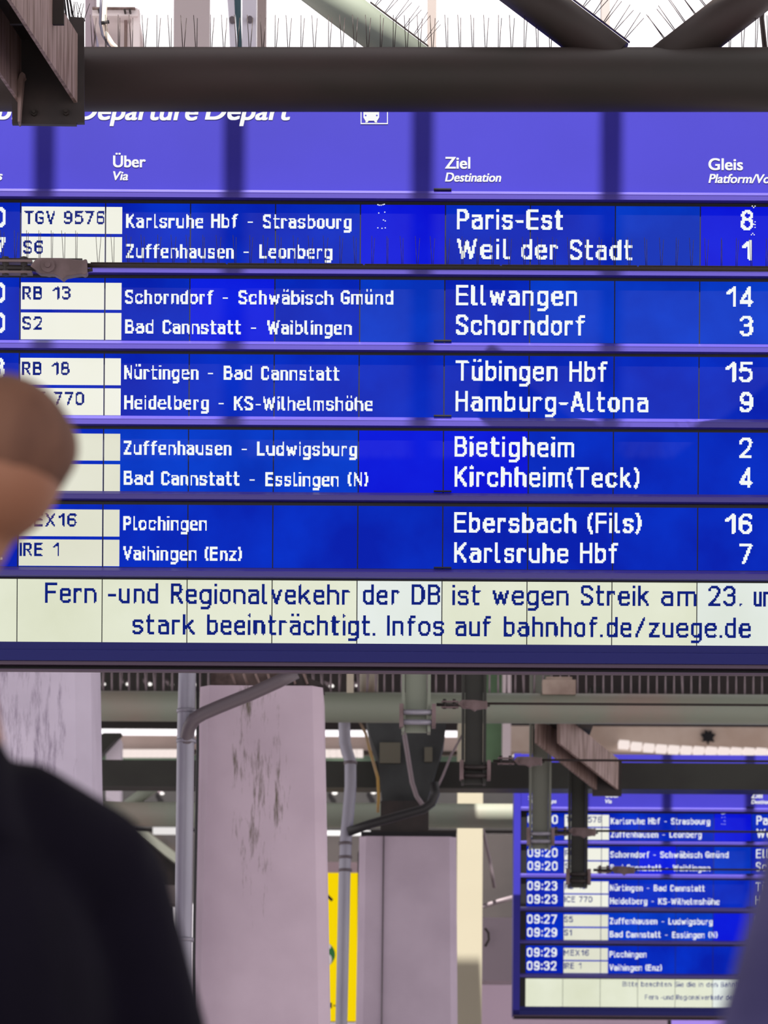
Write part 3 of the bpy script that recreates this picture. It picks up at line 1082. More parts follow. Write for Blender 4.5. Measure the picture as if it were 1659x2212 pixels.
d1 = 19.4
px2m = d1 / F
m, xc, zc = column('', (431, 697, 1480), 346 * px2m, d1, 0.72, 22 * px2m, None, '')
m_conc = concrete('stained_concrete', (198, 182, 196), (86, 82, 60), (0.0, 0.22, zc - 0.6, 1.0))
col1 = m.thing('concrete_column', m_conc, 'wide pale concrete column with dark stains under the board, centre left', 'column')
m, xc2, zc2 = column('', (776, 986, 1806), 330 * px2m * 0.98, 25.9, 0.72, 20 * px2m, None, '')
m_conc2 = concrete('smooth_concrete', (192, 178, 194))
col2 = m.thing('concrete_column', m_conc2, 'clean pale concrete column with a seam, between the yellow poster and the cream post', 'column')
pa = P(829, 2300, 25.88)
b = MB().tube([P(829, 1806, 25.885), P(824, 2250, 25.885), P(822, 2700, 25.885)], 0.006, 8)
o = b.part('earth_wire', m_greypipe, col2)
m, xc3, zc3 = column('', (-110, 192, 1360), 345 * px2m, 18.0, 0.8, 32 * 18 / F, None, '')
m_conc3 = concrete('cracked_concrete', (200, 192, 210), (140, 130, 150), (0.0, 0.42, zc3 - 0.5, 1.5))
col3 = m.thing('concrete_column', m_conc3, 'pale lilac concrete column with fine cracks at the left edge', 'column')
b = MB()
pp = [P(164, 1455, 17.985), P(166, 1560, 17.985), P(165, 1640, 17.985), P(168, 1780, 17.985), P(168, 2000, 17.985)]
# column heads
b = MB()
dh = d1 + .1
b.pbox(455, 1452, 662, 1480, dh, 0.5)
b.pbox(470, 1400, 540, 1452, dh + .05, .4)
hd1 = empty('column_head', (xc, dh, zc), 'rusty stepped steel head on top of the stained column', 'column head')
b.part('bearing_plate', mat('rusty_plate', (104, 88, 84), 0.7, alt=(60, 46, 42), nscale=9), hd1)
b = MB()
b.pslab([(610, 1480), (700, 1482), (690, 1474), (640, 1452), (600, 1452)], dh - .02, .3)
b.part('gusset', m_darksteel, hd1)
for i in range(7):
    b = MB()
    tube_px(b, (500 + i * 26, 1455), (508 + i * 26, 1478), dh - .04, dh - .04, .008, 8)
    b.part('stud', m_rust2, hd1)

# downpipes
b = MB()
dp = 19.0
pt = [(389.5, 1380), (388.5, 1460), (386.5, 1540), (385, 1600), (382.5, 1800), (380, 2000), (376, 2300), (370, 2900)]
dpipe = empty('downpipe', tuple(P(387, 2900, dp)), 'grey zinc downpipe with side branch left of the stained column', 'pipe')
b.tube([P(x + 16, y, dp) for x, y in pt], 19 * dp / F, 20)
b.part('main_pipe', m_zinc, dpipe)
b = MB()
pt = [(640, 1452), (600, 1473), (540, 1500), (480, 1524), (440, 1541), (420, 1553), (409, 1570), (403, 1592), (400, 1620)]
b.tube([P(x, y, dp - (.09 if i < 6 else .05 - .05 * (i - 6) / 2)) for i, (x, y) in enumerate(pt)], 14.5 * dp / F, 18)
b.part('branch_pipe', m_greypipe, dpipe)
for y in (1536, 1601, 2030):
    b = MB()
    x = 403 - (y - 1536) * .012
    b.tube([P(x, y - 4, dp), P(x, y + 4, dp)], 21.5 * dp / F, 20)
    b.part('pipe_collar', m_zinc, dpipe)
b = MB()
b.tube([P(427, 1455, d1 - .03), P(427, 1620, d1 - .03), P(420, 2000, d1 - .03), P(415, 2400, d1 - .03)], 0.009, 8)
b.thing('cable_conduit', m_blackpipe, 'thin dark conduit between the zinc downpipe and the stained column', 'conduit')

# second downpipe
dq = 25.3
dpipe2 = empty('downpipe', tuple(P(740, 2900, dq)), 'light grey cranked downpipe between the stained column and the clean column', 'pipe')
b = MB()
pt = [(744, 1500), (744, 1575), (745, 1605), (750, 1625), (757, 1645), (757, 1700), (752, 1760), (747, 1810), (744, 1900), (741, 2050), (737, 2230), (731, 2700)]
b.tube([P(x, y, dq) for x, y in pt], 13 * dq / F, 18)
b.part('main_pipe', m_zinc, dpipe2)
for y in (1648, 1822, 1852, 1880):
    x = 757 if y < 1700 else 746
    b = MB()
    b.tube([P(x, y - 3, dq), P(x, y + 3, dq)], 15 * dq / F, 18)
    b.part('pipe_collar', m_greypipe, dpipe2)
b = MB()
pt = [(752, 1797), (800, 1780), (860, 1763), (915, 1748), (932, 1735), (940, 1715), (938, 1690)]
b.tube([P(x, y, dq - .05) for x, y in pt], 10 * dq / F, 16)
b.part('branch_pipe', m_blackpipe, dpipe2)

# dark bearing head of the clean column
h2 = empty('column_head', (xc2, 26.0, zc2), 'dark steel bearing head on top of the clean column', 'column head')
m_bear = mat('grey_green_steel', (56, 60, 61), 0.6, alt=(38, 40, 41), nscale=3)
b = MB()
b.pslab([(826, 1732), (922, 1732), (960, 1600), (965, 1545), (790, 1545), (800, 1590), (818, 1640)], 26.15, .5)
b.part('bearing_block', m_bear, h2)
b = MB()
b.pbox(822, 1730, 926, 1800, 26.0, .6)
b.part('pedestal', m_darksteel, h2)
b = MB()
b.pbox(780, 1797, 985, 1806, 25.95, .66)
b.part('base_plate', m_black, h2)
b = MB()
b.pbox(820, 1604, 865, 1648, 26.11, .04)
b.part('plate', mat('olive_plate', (98, 96, 84), 0.6), h2)
b = MB()
b.pbox(917, 1614, 934, 1645, 26.1, .05)
b.part('plate', mat('olive_plate', (98, 96, 84), 0.6), h2)
# conduits around it
for (pt, r, mm, lb) in (
        ([(868, 1560), (874, 1590), (882, 1640), (890, 1690), (900, 1720), (914, 1740)], 5, m_cond, 'grey curved conduit in front of the dark bearing head'),
        ([(1000, 1585), (975, 1630), (955, 1680), (943, 1705)], 2.6, m_cond, 'thin slanting wire right of the dark bearing head'),
        ([(776, 1558), (790, 1585), (797, 1615), (806, 1645), (816, 1680), (818, 1720), (816, 1755)], 3.4, mat('yellow_cable_sheath', (168, 134, 60), 0.5, alt=(134, 122, 116), nscale=2), 'yellowish hanging cable left of the dark bearing head')):
    b = MB()
    b.tube([P(pt[0][0], 1556, 23.6)] + [P(x, y, 25.6) for x, y in pt], r * 25.6 / F, 10)
    b.thing('hanging_conduit', mm, lb, 'conduit')

# ------------------------------------------------------------------ tubes further back


def far_tube(y0, y1, d, mt, xa, xb, label, name='tube_beam'):
    c = P(829, (y0 + y1) / 2, d)
    b = MB()
    b.tube([(P(xa, 1500, d).x, d, c.z), (P(xb, 1500, d).x, d, c.z)], (y1 - y0) / 2 * d / F, 32)
    return b.thing(name, mt, label, 'beam'), c.z, (y1 - y0) / 2 * d / F


tb1, z1, r1 = far_tube(1496, 1561, 23.5, m_palegreen, -200, 2100, 'pale green tube beam just under the near board')
b = MB()
dkd = 26.45
b.pbox(-300, 1645, 2100, 1702, dkd, .25)
b.thing('box_beam', m_darkgreen, 'dark box beam along the top of the blurred far board', 'beam')
tb3, z3, r3 = far_tube(1735, 1788, 28.8, m_palegreen, -200, 1900, 'lower pale green tube beam behind the dark box beam')
# picket-like spikes on pale tube
for i in range(8):
    x = 195 + i * 190
    p, q = P(x, 1496, 23.5), P(x + 186, 1496, 23.5)
    p.z = q.z = z1 + r1
    spike_strip(p, q, 10, 0.15, 0.0062, 'bird spike strip on the pale tube under the near board, %s from the left' % ORDN[i], 'bird spikes on the pale tube', fan=.02, mt=m_cond)
m_verti = mat('pale_vertical_tube', (176, 176, 160), 0.5, alt=(166, 140, 124), nscale=1.5)
b = MB()
b.tube([P(797, 1380, 23.6), P(797, 1500, 23.6)], 20 * 23.6 / F, 24)
b.thing('tube_post', m_verti, 'pale upright tube standing on the green tube beam', 'post')
b = MB()
b.pbox(749, 1400, 764, 1500, 23.45, .05)
b.thing('cable_tray', mat('cream_tray', (186, 178, 160), 0.6), 'narrow cream upright strip left of the pale upright tube', 'tray')

b = MB()
b.pbox(1172, 1468, 1244, 1500, 23.42, .12)
b.pbox(1180, 1462, 1236, 1468, 23.44, .08)
b.thing('junction_box', mat('beige_box', (168, 152, 140), .6, alt=(140, 122, 112), nscale=6), 'small beige box sitting on the pale green tube beam under the near board', 'box')

# hanging posts with wire fittings


def hang_post(x0, x1, ytop, ybot, d, mt, label, clamp=True):
    b = MB()
    k = d / F
    w = (x1 - x0)
    root = empty('hanging_post', tuple(P((x0 + x1) / 2, ybot, d)), label, 'post')
    c = P((x0 + x1) / 2, (ytop + ybot) / 2, d)
    hw, hh = w / 2 * k, (ybot - ytop) / 2 * k
    # H shaped section seen from the front: two flanges and a web
    MB().box(c.x - hw * .82, c.x + hw * .82, d + hw * .5, d + hw * .8, c.z - hh, c.z + hh).part('web', mt, root)
    for s_ in (-1, 1):
        MB().box(c.x + s_ * hw - hw * .12, c.x + s_ * hw + hw * .12, d, d + hw * 1.6, c.z - hh, c.z + hh).part('flange', mt, root)
    if d > 23.5:
        MB().box(c.x - hw * .7, c.x + hw * .7, 23.55, d + hw * .5, z1 + r1 - .012, z1 + r1 + .06).part('arm', mt, root)
    if clamp:
        for dy in (-38, -18):
            p = P((x0 + x1) / 2, ybot + dy * w / 52, d)
            MB().tube([(p.x - hw * 1.15, d - .01, p.z), (p.x + hw * 1.15, d - .01, p.z)], 5.5 * w / 52 * k, 12).part('clamp_rod', m_zinc if mt is not m_darkgreen else m_darksteel, root)
        for s_ in (-1, 1):
            p = P((x0 + x1) / 2, ybot - 28 * w / 52, d)
            MB().box(p.x + s_ * hw * 1.25 - .012, p.x + s_ * hw * 1.25 + .012, d - .03, d + .05, p.z - 20 * w / 52 * k, p.z + 26 * w / 52 * k).part('clamp_plate', m_cast, root)
    return root


hang_post(874, 930, 405, 1580, 19.7, m_palegreen, 'short pale green hanging post with clamp rods under the near board')
hang_post(1003, 1050, 615, 1692, 21.6, m_darkgreen, 'dark hanging post right of the short pale green post')
hang_post(1147, 1189, 1440, 1832, 25.0, mat('olive_paint', (112, 116, 106), .55), 'long grey green hanging post in front of the far board')
hang_post(1231, 1268, 1530, 1916, 25.8, m_darkgreen, 'dark hanging post reaching lowest in front of the far board')
tension_wire(1000, 1523, 19.9, 2300, 0.52, 'tension wire with cast clamp crossing the pale green tube beam')
tension_wire(1120, 1645, 21.8, 2300, 0.5, 'tension wire at the top of the dark box beam')
tension_wire(1238, 1798, 25.2, 2300, 0.48, 'tension wire across the first two rows of the far board')
tension_wire(1328, 1880, 26.0, 2300, 0.42, 'lowest tension wire, across the second row of the far board')

# girder in front of the far board
DG2 = 25.4
k2 = DG2 / F
g2 = empty('roof_girder', tuple(P(1311, 1700, DG2)), 'steel channel girder pointing down at the top of the far board', 'girder')
dv2 = Vector((-0.62, -1, 0.28))
rt2, rb2, lb2 = P(1341, 1640, DG2), P(1336, 1706, DG2), P(1284, 1706, DG2)
sec = [Vector((rb2.x - .02, DG2, rb2.z)), Vector((rb2.x, DG2, rb2.z)), Vector((rb2.x, DG2, rt2.z)), Vector((rb2.x - .02, DG2, rt2.z))]
MB().sweep(sec, Vector(), dv2 * 0.8).part('web', m_rust2, g2, label='rust streaked lighter side plate')
sec = [Vector((lb2.x, DG2, lb2.z)), Vector((lb2.x + .02, DG2, lb2.z)), Vector((lb2.x + .02, DG2, rt2.z)), Vector((lb2.x, DG2, rt2.z))]
MB().sweep(sec, Vector(), dv2 * 0.8).part('web', m_rust2, g2)
sec = [Vector((lb2.x + .02, DG2, rt2.z - .03)), Vector((rb2.x - .02, DG2, rt2.z - .03)), Vector((rb2.x - .02, DG2, rt2.z)), Vector((lb2.x + .02, DG2, rt2.z))]
MB().sweep(sec, Vector(), dv2 * 0.8).part('top_plate', m_darksteel, g2)
MB().pbox(1280, 1640, 1343, 1719, DG2, .03).part('end_plate', m_darksteel, g2)

# ------------------------------------------------------------------ far background
TBL = []


def far_box(name, label, cat, px0, py0, px1, py1, d, t, rgb, kind=None, alt=None, ns=2.0, emit=0, st=(1, 1, 1), group=None):
    m = mat('m_' + name + '_%d_%d_%d' % rgb, rgb, 0.7, alt=alt, nscale=ns, stretch=st, emit=emit)
    return MB().pbox(px0, py0, px1, py1, d, t).thing(name, m, label, cat, group, kind)


far_box('wall_back', 'dark back wall of the train hall', 'wall', -2600, 1800, 4300, 3000, 52, .3, (62, 56, 56), 'structure', alt=(40, 36, 38), ns=.5)
far_box('trim_20', 'dark band of the hall behind the columns', 'wall', -2600, 1640, 4300, 1792, 50, .4, (44, 42, 42), 'structure', alt=(30, 28, 30), ns=.6)
zd = P(829, 1578, 46).z
MB().box(-14, 14, 34, 46, zd, zd + .4).thing('ceiling_far', mat('far_deck', (44, 38, 40), .8, alt=(28, 25, 28), nscale=.6), 'dark underside of the far roof', 'ceiling', kind='structure')
far_box('canopy_fascia', 'beige canopy front below the white strip of sky, left of the columns', 'canopy', -400, 1589, 1110, 1619, 44, .6, (228, 208, 200), alt=(208, 188, 180), ns=1.2)
far_box('gutter_board', 'green gutter board under the row of white lamps', 'gutter', -400, 1630, 1110, 1643, 43.8, .6, (116, 142, 120), alt=(92, 114, 98), ns=1.0)
far_box('green_panel', 'green wall panel right of the dark hanging post', 'panel', 1048, 1396, 1086, 1650, 40, .2, (104, 138, 104), alt=(88, 116, 88), ns=2)
far_box('white_post', 'narrow white upright beside the green panel', 'post', 1086, 1394, 1104, 1642, 39.8, .2, (220, 208, 214))
far_box('board_wall', 'beige boarded wall above the far board', 'wall', 1104, 1570, 1900, 1625, 42, .3, (204, 188, 176), alt=(186, 166, 152), ns=2)
# rows of white lights
m_lamp = mat('lamp_glow', (255, 250, 244), .5, emit=1.6)
m_strip = mat('skylight_glow', (250, 234, 228), .5, emit=.98)
for i in range(9):
    x = 262 + i * 14.5
    MB().pbox(x, 1618.5, x + 13.6, 1629, 43.48, .3).thing('strip_lamp', m_strip, 'small square white lamp under the beige canopy at the left, %s from the left' % ORDN[i], 'lamp', 'white lamps under the beige canopy')
for i in range(6):
    x = 698 + i * 14.5
    MB().pbox(x, 1618.5, x + 13.6, 1629, 43.48, .3).thing('strip_lamp', m_strip, 'small square white lamp right of the stained column, %s from the left' % ORDN[i], 'lamp', 'white lamps under the beige canopy')
for i in range(13):
    x = 1338 + i * 27
    y = 1598 + 13 * (1 - math.exp(-i / 3.0)) + i * 0.35
    MB().pslab([(x, y + 13), (x + 22.5, y + 14.5), (x + 22.5, y + 2), (x, y)], 41.75, .25).thing('strip_lamp', m_strip, 'white lamp in the curved row above the far board, %s' % (ORDN[i] if i < 10 else ['eleventh', 'twelfth', 'thirteenth'][i - 10]) + ' from the left', 'lamp', 'curved row of white lamps')
# glowing strips added in place of bright gaps of sky
far_box('sky_strip', 'thin glowing strip of sky low between the stained column and the dark bearing head', 'lamp', 690, 1794, 800, 1802, 49.85, .15, (255, 252, 250), emit=1.3)
far_box('sky_strip', 'short glowing strip of sky beside the zinc downpipe', 'lamp', 330, 1787, 384, 1800, 49.85, .15, (255, 250, 248), emit=.8)
# spot lamps
LAMPS = [(223, 1478, 1), (276, 1478, .8), (323, 1478, 1), (371, 1479, .6), (424, 1479, .7), (716, 1482, 1), (771, 1481, .6), (350, 1714, .9), (723, 1713, 1.1), (807, 1712, 1.0)]
for i, (x, y, s_) in enumerate(LAMPS):
    d = 40 if y < 1600 else 49.9
    s_ = s_ * d / 40
    p = P(x, y, d)
    nm = ORDN[i] if i < 5 else None
    lb = ('small bright spot lamp left of the stained column under the board, %s from the left' % ORDN[i]) if i < 5 else \
        ['bright spot lamp just right of the stained column head', 'tiny spot lamp beside the cream upright strip', 'spot lamp left of the zinc downpipe, below the dark beam', 'spot lamp left of the cranked downpipe, below the dark beam', 'spot lamp right of the cranked downpipe, below the dark beam'][i - 5]
    root = empty('spot_lamp', tuple(p), lb, 'lamp', 'spot lamps in the dark roof')
    MB().ball((p.x, d, p.z), (.03 * s_, .025, .018 * s_)).part('bulb', m_lamp, root)
    q = P(x - 14, y - 12, d)
    MB().tube([(q.x, d + .05, q.z), (p.x - .01, d + .02, p.z + .005)], [.02, .035], 12).part('lamp_housing', m_cond, root)
    if y < 1600:
        MB().tube([(q.x, d + .05, q.z), (q.x, d + .05, zd)], .01, 8).part('hanger', m_darksteel, root)
# pickets of far roof grille
b = MB()
for i in range(24):
    x = 196 + i * 12.2
    c = P(x, 1478, 39)
    b.box(c.x - .012, c.x + .012, 39, 39.05, c.z - .11, c.z + .13)
b.thing('roof_grille', m_darkgreen, 'grey green upright grille bars around the spot lamps at the left', 'grille')
# left: braces and far white column
b = MB()
b.pslab([(196, 1655), (262, 1583), (224, 1583), (196, 1600)], 37.8, .22)
b.thing('slanting_strut', m_darkgreen, 'dark slanting strut beside the cracked column', 'strut')
far_box('far_column', 'narrow white far column left of the zinc downpipe', 'column', 226, 1596, 258, 2600, 38, .3, (238, 230, 244))
b = MB()
b.tube([P(275, 1740, 28.8), P(345, 1690, 28.8)], 13 * 28.8 / F, 18)
b.thing('tube_brace', m_palegreen, 'short pale green tube brace above the lower green tube beam', 'brace')
b = MB()
b.pslab([(275, 1786), (305, 1786), (390, 1850), (390, 1872)], 51.3, .4)
b.thing('slanting_strut', mat('grey_green_strut', (104, 106, 98), .6), 'pale thin strut going down to the zinc downpipe', 'strut')
b = MB()
b.pslab([(260, 1790), (330, 1788), (392, 1840), (392, 1930), (300, 1880)], 51.72, .24)
b.thing('slanting_strut', m_darksteel, 'broad dark strut between the dark jacket and the zinc downpipe', 'strut')
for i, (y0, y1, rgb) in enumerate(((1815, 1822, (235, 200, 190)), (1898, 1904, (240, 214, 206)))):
    far_box('glowing_ledge', ['short pink glowing ledge above the dark shoulder', 'short pink glowing ledge nearer the zinc downpipe'][i], 'ledge', 312 + i * 30, y0, 335 + i * 50, y1, 51.84, .15, rgb, emit=.9)  # the ledges' brightness is put in as emission; they are no lamps
far_box('grey_beam', 'grey beam below the pink ledge', 'beam', 250, 1912, 392, 1952, 33, .3, (112, 104, 104))
far_box('lit_window', 'narrow bright window between the zinc downpipe and the stained column', 'window', 370, 1952, 420, 2160, 51.84, .15, (250, 240, 246), emit=1.0)

# yellow poster
DY = 33.0
yl = empty('yellow_poster', tuple(P(737, 2206, DY)), 'yellow advertising poster with green disc between the two concrete columns', 'poster')
MB().pbox(640, 1885, 772, 2205, DY, .06).part('panel', mat('glowing_yellow_print', (255, 220, 0), .6, emit=.92), yl)  # poster brightness is put in as emission
MB().pbox(772, 1840, 779, 2206, DY - .01, .12).part('frame', m_black, yl)
MB().pbox(640, 1862, 772, 1885, DY - .01, .1).part('top_rail', mat('pink_grey_rail', (170, 150, 156), .7), yl)
b = MB()
k = 27
p0 = P(697, 2062, DY)
b.add([(p0.x, DY - .004, p0.z)] + [(p0.x + 27 * DY / F * math.cos(a), DY - .004, p0.z + 27 * DY / F * math.sin(a)) for a in [2 * PI * i / 40 for i in range(40)]], [(0, i + 1, (i + 1) % 40 + 1) for i in range(40)])
b.part('green_disc', mat('green_print', (44, 130, 64), .6), yl, flat=True)
b = MB()
for (cx, cy, rx, ry) in ((708, 2073, 9, 12), (711, 2045, 4, 5)):
    p0 = P(cx, cy, DY)
    b.add([(p0.x, DY - .007, p0.z)] + [(p0.x + rx * DY / F * math.cos(a), DY - .007, p0.z + ry * DY / F * math.sin(a)) for a in [2 * PI * i / 24 for i in range(24)]], [(0, i + 1, (i + 1) % 24 + 1) for i in range(24)])
b.part('white_mark', mat('white_poster_print', (244, 244, 240), .6), yl, flat=True)
b = MB()
for pts in ([(703, 1926), (720, 1943), (716, 1948), (700, 1932)], [(703, 2166), (717, 2166), (717, 2178), (703, 2178)], [(720, 2171), (725, 2171), (725, 2174), (720, 2174)]):
    q = [P(a, c, DY) for a, c in pts]
    b.add([(p.x, DY - .004, p.z) for p in q], [tuple(range(len(q)))])
b.part('black_mark', m_black, yl, flat=True)
far_box('poster_plinth', 'white plinth under the yellow poster', 'plinth', 640, 2208, 780, 3013, 32.95, .2, (236, 230, 236))

# cream post, partly in the sun
b = MB()
dcr = 30.0
b.pbox(985, 1560, 1040, 3020, dcr, .25)
b.thing('cream_post', mat('cream_paint', (166, 160, 140), .6), 'cream square post, half in bright sun, beside the far board', 'post')
# darkness, cabinets between cream post and far board
cab = empty('wall_cabinet', tuple(P(1073, 2118, 31)), 'grey lilac cabinet left of the far board, with a brown handle', 'cabinet')
MB().pbox(1030, 1982, 1125, 2118, 31, .4).part('body', mat('lilac_grey', (150, 138, 148), .6), cab)
b = MB()
b.tube([P(1048, 2006, 30.96), P(1055, 2015, 30.94), P(1056, 2030, 30.94), P(1048, 2044, 30.96)], .012, 8)
b.part('handle', m_shaded_brown, cab)
far_box('wall_right', 'lilac wall below the grey cabinet', 'wall', 1020, 2128, 1440, 3000, 33, .3, (186, 166, 184), 'structure')
far_box('violet_sign', 'bright violet lit sign under the far board', 'sign', 1452, 2199, 1588, 2260, 32, .1, (170, 140, 235), emit=1.0)
b = MB()
b.tube([P(1037, 1959, 30.1), P(1043, 1958, 30.5), P(1075, 1948, 30.5), P(1110, 1938, 30.5)], 5 * 30.5 / F, 10)
b.thing('handrail', m_cond, 'short grey rail between the cream post and the far board', 'rail')
b = MB()
b.tube([P(1037, 1780, 30.1), P(1042, 1790, 30.4), P(1058, 1860, 30.4), P(1068, 1918, 30.4)], 4 * 30.4 / F, 10)
b.thing('hanging_conduit', m_cond, 'thin hanging cable right of the cream post', 'conduit')
# leaf shaped ornament on the boarded wall
b = MB()
lf = [(1530, 1608), (1533, 1600), (1543, 1602), (1540, 1594), (1546, 1586), (1538, 1584), (1537, 1577), (1530, 1582), (1524, 1576), (1522, 1584), (1514, 1585), (1520, 1594), (1517, 1601), (1527, 1600)]
b.pslab(lf, 41.95, .05)
b.thing('hanging_leaf', m_black, 'black leaf shaped ornament hanging above the far board', 'ornament')

# ------------------------------------------------------------------ behind the truss at the top
for i, (x0, x1, d, rgb) in enumerate(((375, 451, 17, (196, 186, 188)), (555, 574, 18, (170, 158, 156)), (923, 943, 20, (160, 150, 146)), (1299, 1318, 20, (170, 162, 160)))):
    far_box('glazing_post', ['broad pale upright post above the beam, left', 'narrow grey upright post beside the teal strip', 'narrow grey upright post above the middle of the beam', 'narrow upright post above the dark V'][i], 'post', x0, -300, x1, 420, d, .12, rgb)
far_box('steel_column', 'pale lilac steel upright beside the girder end', 'post', 184, -300, 202, 400, 15, .15, (176, 162, 170))
far_box('steel_column', 'pale blue upright behind the cable loop', 'post', 202, 33, 216, 400, 15.2, .15, (188, 190, 214))
fx = empty('white_bracket', tuple(P(250, 50, 14.5)), 'white metal bracket with bolts behind the cable loop', 'bracket')
m_wb = mat('white_bracket_paint', (236, 226, 224), .5)
MB().pbox(199, 17, 297, 34, 14.8, .42).part('arm', m_wb, fx)
MB().pbox(284, 20, 301, 120, 14.82, .05).part('leg', m_wb, fx)
MB().pbox(268, 34, 274, 120, 14.85, .04).part('leg', m_rust2, fx)
MB().pbox(199, 15, 292, 18, 14.78, .05).part('top_edge', m_rust2, fx)
for x, y in ((270, 25), (281, 25), (214, 24)):
    p = P(x, y, 14.78)
    MB().tube([(p.x, 14.8, p.z), (p.x, 14.76, p.z)], .005, 8).part('bolt', m_darksteel, fx)
b = MB()
pt = [(224, -20), (222, 20), (221, 50), (226, 75), (238, 95), (262, 118)]
b.tube([P(x + 4, y, 14.3) for x, y in pt], .011, 12)
b.thing('cable_loop', mat('cream_cable', (222, 206, 190), .5), 'cream cable curving down behind the dark beam', 'cable')
b = MB()
b.tube([P(x - 4, y, 14.35) for x, y in pt], .007, 12)
b.thing('cable_loop', mat('slate_cable', (70, 68, 84), .5), 'dark cable running along the cream cable', 'cable')
b = MB()
b.tube([P(218, 50, 14.28), P(236, 47, 14.28)], .008, 8)
b.thing('cable_tie', m_black, 'black clip on the cream cable', 'clip')
fr = empty('bolted_frame', tuple(P(525, 110, 16)), 'pale bolted steel frame with teal strip above the beam', 'frame')
m_pf = mat('pale_frame', (206, 204, 216), .5)
b = MB()
b.pslab([(497, 112), (514, 112), (508, 50), (504, -40), (488, -40), (494, 40)], 16, .06)
b.part('plate', m_pf, fr)
b = MB()
b.pslab([(514, 112), (523, 112), (520, 40), (520, -40), (500, -40), (509, 40)], 16.05, .05)
b.part('teal_strip', mat('teal_paint', (86, 122, 130), .5), fr)
MB().pbox(523, -40, 553, 112, 16, .08).part('plate', m_pf, fr)
for x, y in ((502, 46), (540, 45)):
    p = P(x, y, 16)
    MB().tube([(p.x, 16, p.z), (p.x, 15.97, p.z)], .014, 16).part('bolt', m_greypipe, fr)
b = MB()
b.tube([P(1645, -30, 14.8), P(1643, 40, 14.8), P(1650, 110, 14.8)], .006, 8)
b.tube([P(1651, -30, 14.8), P(1648, 40, 14.8), P(1656, 110, 14.8)], .006, 8)
b.thing('cable_pair', m_shaded_brown, 'pair of dark cables at the top right corner', 'cable')

# ------------------------------------------------------------------ people


def remesh(mb, name, m, voxel, smooth=6, parent=None):
    me = mb.mesh(name + '_src', m)
    ob = bpy.data.objects.new(name, me)
    COL.objects.link(ob)
    md = ob.modifiers.new('remesh', 'REMESH')
    md.mode = 'VOXEL'
    md.voxel_size = voxel
    sm_ = ob.modifiers.new('smooth', 'SMOOTH')
    sm_.iterations = smooth
    sm_.factor = 0.5
    dg = bpy.context.evaluated_depsgraph_get()
    nm = bpy.data.meshes.new_from_object(ob.evaluated_get(dg))
    bpy.data.objects.remove(ob)
    nm.materials.clear()
    nm.materials.append(m)
    nm.polygons.foreach_set('use_smooth', [True] * len(nm.polygons))
    nm.name = name
    o_ = bpy.data.objects.new(name, nm)
    COL.objects.link(o_)
    if parent:
        o_.parent = parent
    return o_


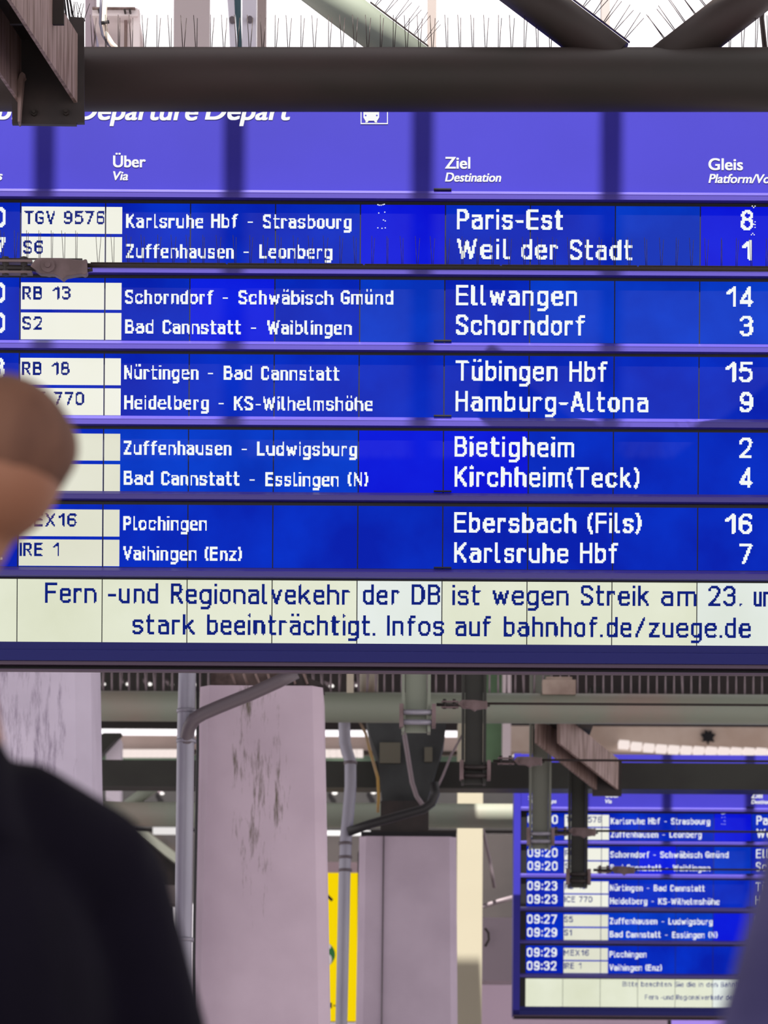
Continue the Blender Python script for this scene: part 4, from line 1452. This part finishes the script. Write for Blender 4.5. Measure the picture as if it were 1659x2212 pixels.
def make_person(label, loc, yaw, scale, jacket_mat, hair_mat, shoulder=1.0, head_shift=(0, 0, 0), head_yaw=0.0, head_scale=1.0):
    root = bpy.data.objects.new('person', None)
    COL.objects.link(root)
    root.location = loc
    root.rotation_euler = (0, 0, yaw)
    root.scale = (scale,) * 3
    tag(root, label, 'person')
    hx, hy, hz = head_shift
    b = MB()
    cap = lambda pts, rs, seg=16: b.tube(pts, rs, seg) or [b.ball(p, r) for p, r in zip(pts, rs)]
    for s_ in (-1, 1):
        cap([(s_ * .10, 0, .93), (s_ * .105, .01, .70), (s_ * .11, .015, .50), (s_ * .11, -.01, .32), (s_ * .11, -.02, .10)], [.092, .078, .058, .056, .04])
        cap([(s_ * .11, -.04, .05), (s_ * .12, .06, .045), (s_ * .125, .15, .03)], [.045, .042, .03])
        a = s_ * .19 * shoulder
        cap([(a, -.01, 1.43), (s_ * (.19 * shoulder + .035), -.03, 1.28), (s_ * (.19 * shoulder + .05), -.03, 1.13), (s_ * (.19 * shoulder + .05), .02, 1.0), (s_ * (.19 * shoulder + .045), .06, .88)], [.056, .05, .042, .038, .028])
        hxp = s_ * (.19 * shoulder + .043)
        b.ball((hxp, .075, .83), (.016, .038, .048))
        for k, (ln, oy) in enumerate(((.068, .108), (.078, .09), (.072, .071), (.056, .054))):
            z0 = .79
            cap([(hxp, oy, z0 + .005), (hxp - s_ * .004, oy + .004, z0 - ln * .5), (hxp - s_ * .018, oy + .004, z0 - ln)], [.0092, .0086, .0075], 10)
        cap([(hxp - s_ * .004, .105, .845), (hxp - s_ * .014, .132, .815), (hxp - s_ * .022, .14, .785)], [.012, .0105, .009], 10)
    b.ball((0, 0, .97), (.165, .115, .14))
    b.ball((0, .005, 1.12), (.15, .105, .18))
    b.ball((0, .0, 1.3), (.175, .115, .18))
    b.ball((0, -.015, 1.42), (.16, .08, .07))
    cap([(0, -.02, 1.42), (hx * .4, -.012 + hy * .4, 1.5), (hx - .045 * (hx > 0), .0 + hy + .03 * (hx > 0), 1.58 + hz)], [.075, .058, .05])
    ch_, sh_ = math.cos(head_yaw), math.sin(head_yaw)
    hs = head_scale
    R_ = lambda x, y, z: ((abs(x * ch_) + abs(y * sh_)) * hs if head_yaw == 0 else math.hypot(x * ch_, y * sh_) * hs, math.hypot(x * sh_, y * ch_) * hs, z * hs)
    H = lambda x, y, z: ((x * ch_ - y * sh_) * hs + hx, (x * sh_ + y * ch_) * hs + hy, (z - 1.68) * hs + 1.68 + hz)
    b.ball(H(0, -.012, 1.705), R_(.077, .098, .092), 24, 16)
    b.ball(H(0, .03, 1.64), R_(.062, .066, .075), 20, 12)
    b.ball(H(0, .066, 1.585), R_(.032, .026, .022))
    cap([H(0, .085, 1.685), H(0, .105, 1.65), H(0, .112, 1.635)], [.011, .014, .015], 12)
    b.ball(H(-.012, .1, 1.633), R_(.01, .012, .008)); b.ball(H(.012, .1, 1.633), R_(.01, .012, .008))
    b.ball(H(0, .091, 1.61), R_(.024, .01, .006)); b.ball(H(0, .09, 1.6), R_(.021, .01, .007))
    for s_ in (-1, 1):
        b.ball(H(s_ * .033, .082, 1.69), R_(.02, .012, .008))
        b.ball(H(s_ * .032, .079, 1.675), R_(.015, .011, .010))
        b.ball(H(s_ * .046, .06, 1.645), R_(.024, .026, .02))
        b.ball(H(s_ * .08, -.005, 1.665), R_(.012, .02, .033))
        b.ball(H(s_ * .085, -.012, 1.675), R_(.008, .016, .02))
    body = remesh(b, 'body', m_skin, .0055, 4, root)
    # hair
    b = MB()
    b.ball(H(0, -.02, 1.725), R_(.084, .1, .086), 28, 18)
    b.ball(H(0, -.04, 1.725), R_(.078, .08, .062), 24, 14)
    b.ball(H(0, .03, 1.765), R_(.068, .062, .042), 20, 12)
    remesh(b, 'hair', hair_mat, .006, 4, root)
    # jacket
    b = MB()
    for s_ in (-1, 1):
        a = s_ * .185 * shoulder
        b.tube([(0, -.015, 1.455), (a * .55, -.02, 1.462), (a, -.015, 1.425)], [.07, .072, .078], 18)
        pts = [(a, -.01, 1.42), (s_ * (.19 * shoulder + .035), -.03, 1.28), (s_ * (.19 * shoulder + .05), -.03, 1.13), (s_ * (.19 * shoulder + .05), .02, 1.0), (s_ * (.19 * shoulder + .046), .055, .89)]
        b.tube(pts, [.08, .074, .066, .058, .048], 18)
        for p, r in zip(pts[:4], [.08, .074, .066, .058]):
            b.ball(p, r)
    b.ball((0, 0, 1.3), (.2, .145, .2), 24, 14)
    b.ball((0, 0, 1.12), (.185, .14, .22), 24, 14)
    b.tube([(0, 0, 1.2), (0, 0, .98), (0, 0, .84)], [.16, .178, .182], 28)
    b.tube([(0, -.018, 1.44), (0, -.014, 1.5), (0, -.01, 1.535)], [.1, .083, .078], 24)
    remesh(b, 'jacket', jacket_mat, .008, 8, root)
    b = MB()
    for s_ in (-1, 1):
        b.tube([(s_ * .095, 0, .95), (s_ * .105, .01, .70), (s_ * .11, .01, .48), (s_ * .112, -.01, .09)], [.112, .098, .08, .068], 20)
    b.ball((0, 0, .93), (.17, .13, .11))
    remesh(b, 'trousers', m_trouser, .008, 5, root)
    for s_ in (-1, 1):
        b = MB()
        b.tube([(s_ * .11, -.06, .055), (s_ * .118, .04, .055), (s_ * .126, .15, .04), (s_ * .128, .19, .036)], [.05, .05, .046, .03], 16)
        b.ball((s_ * .11, -.045, .06), (.048, .05, .06))
        b.box(s_ * .12 - .045, s_ * .12 + .045, -.09, .19, .0, .025)
        remesh(b, 'shoe', m_shoe, .006, 4, root)
    return root


make_person('person in a midnight dark jacket seen from behind at the left edge, short brown hair', (-0.418, 2.9, -0.011), math.radians(42), 1.0, m_jacket, m_hair, .98, (.054, -.03, .086), math.radians(25), .75)
make_person('person in a navy jacket, only a shoulder showing at the right edge', (0.50, 2.2, 0.0), math.radians(-12), 0.94, m_jacket2, m_hair, 1.0)
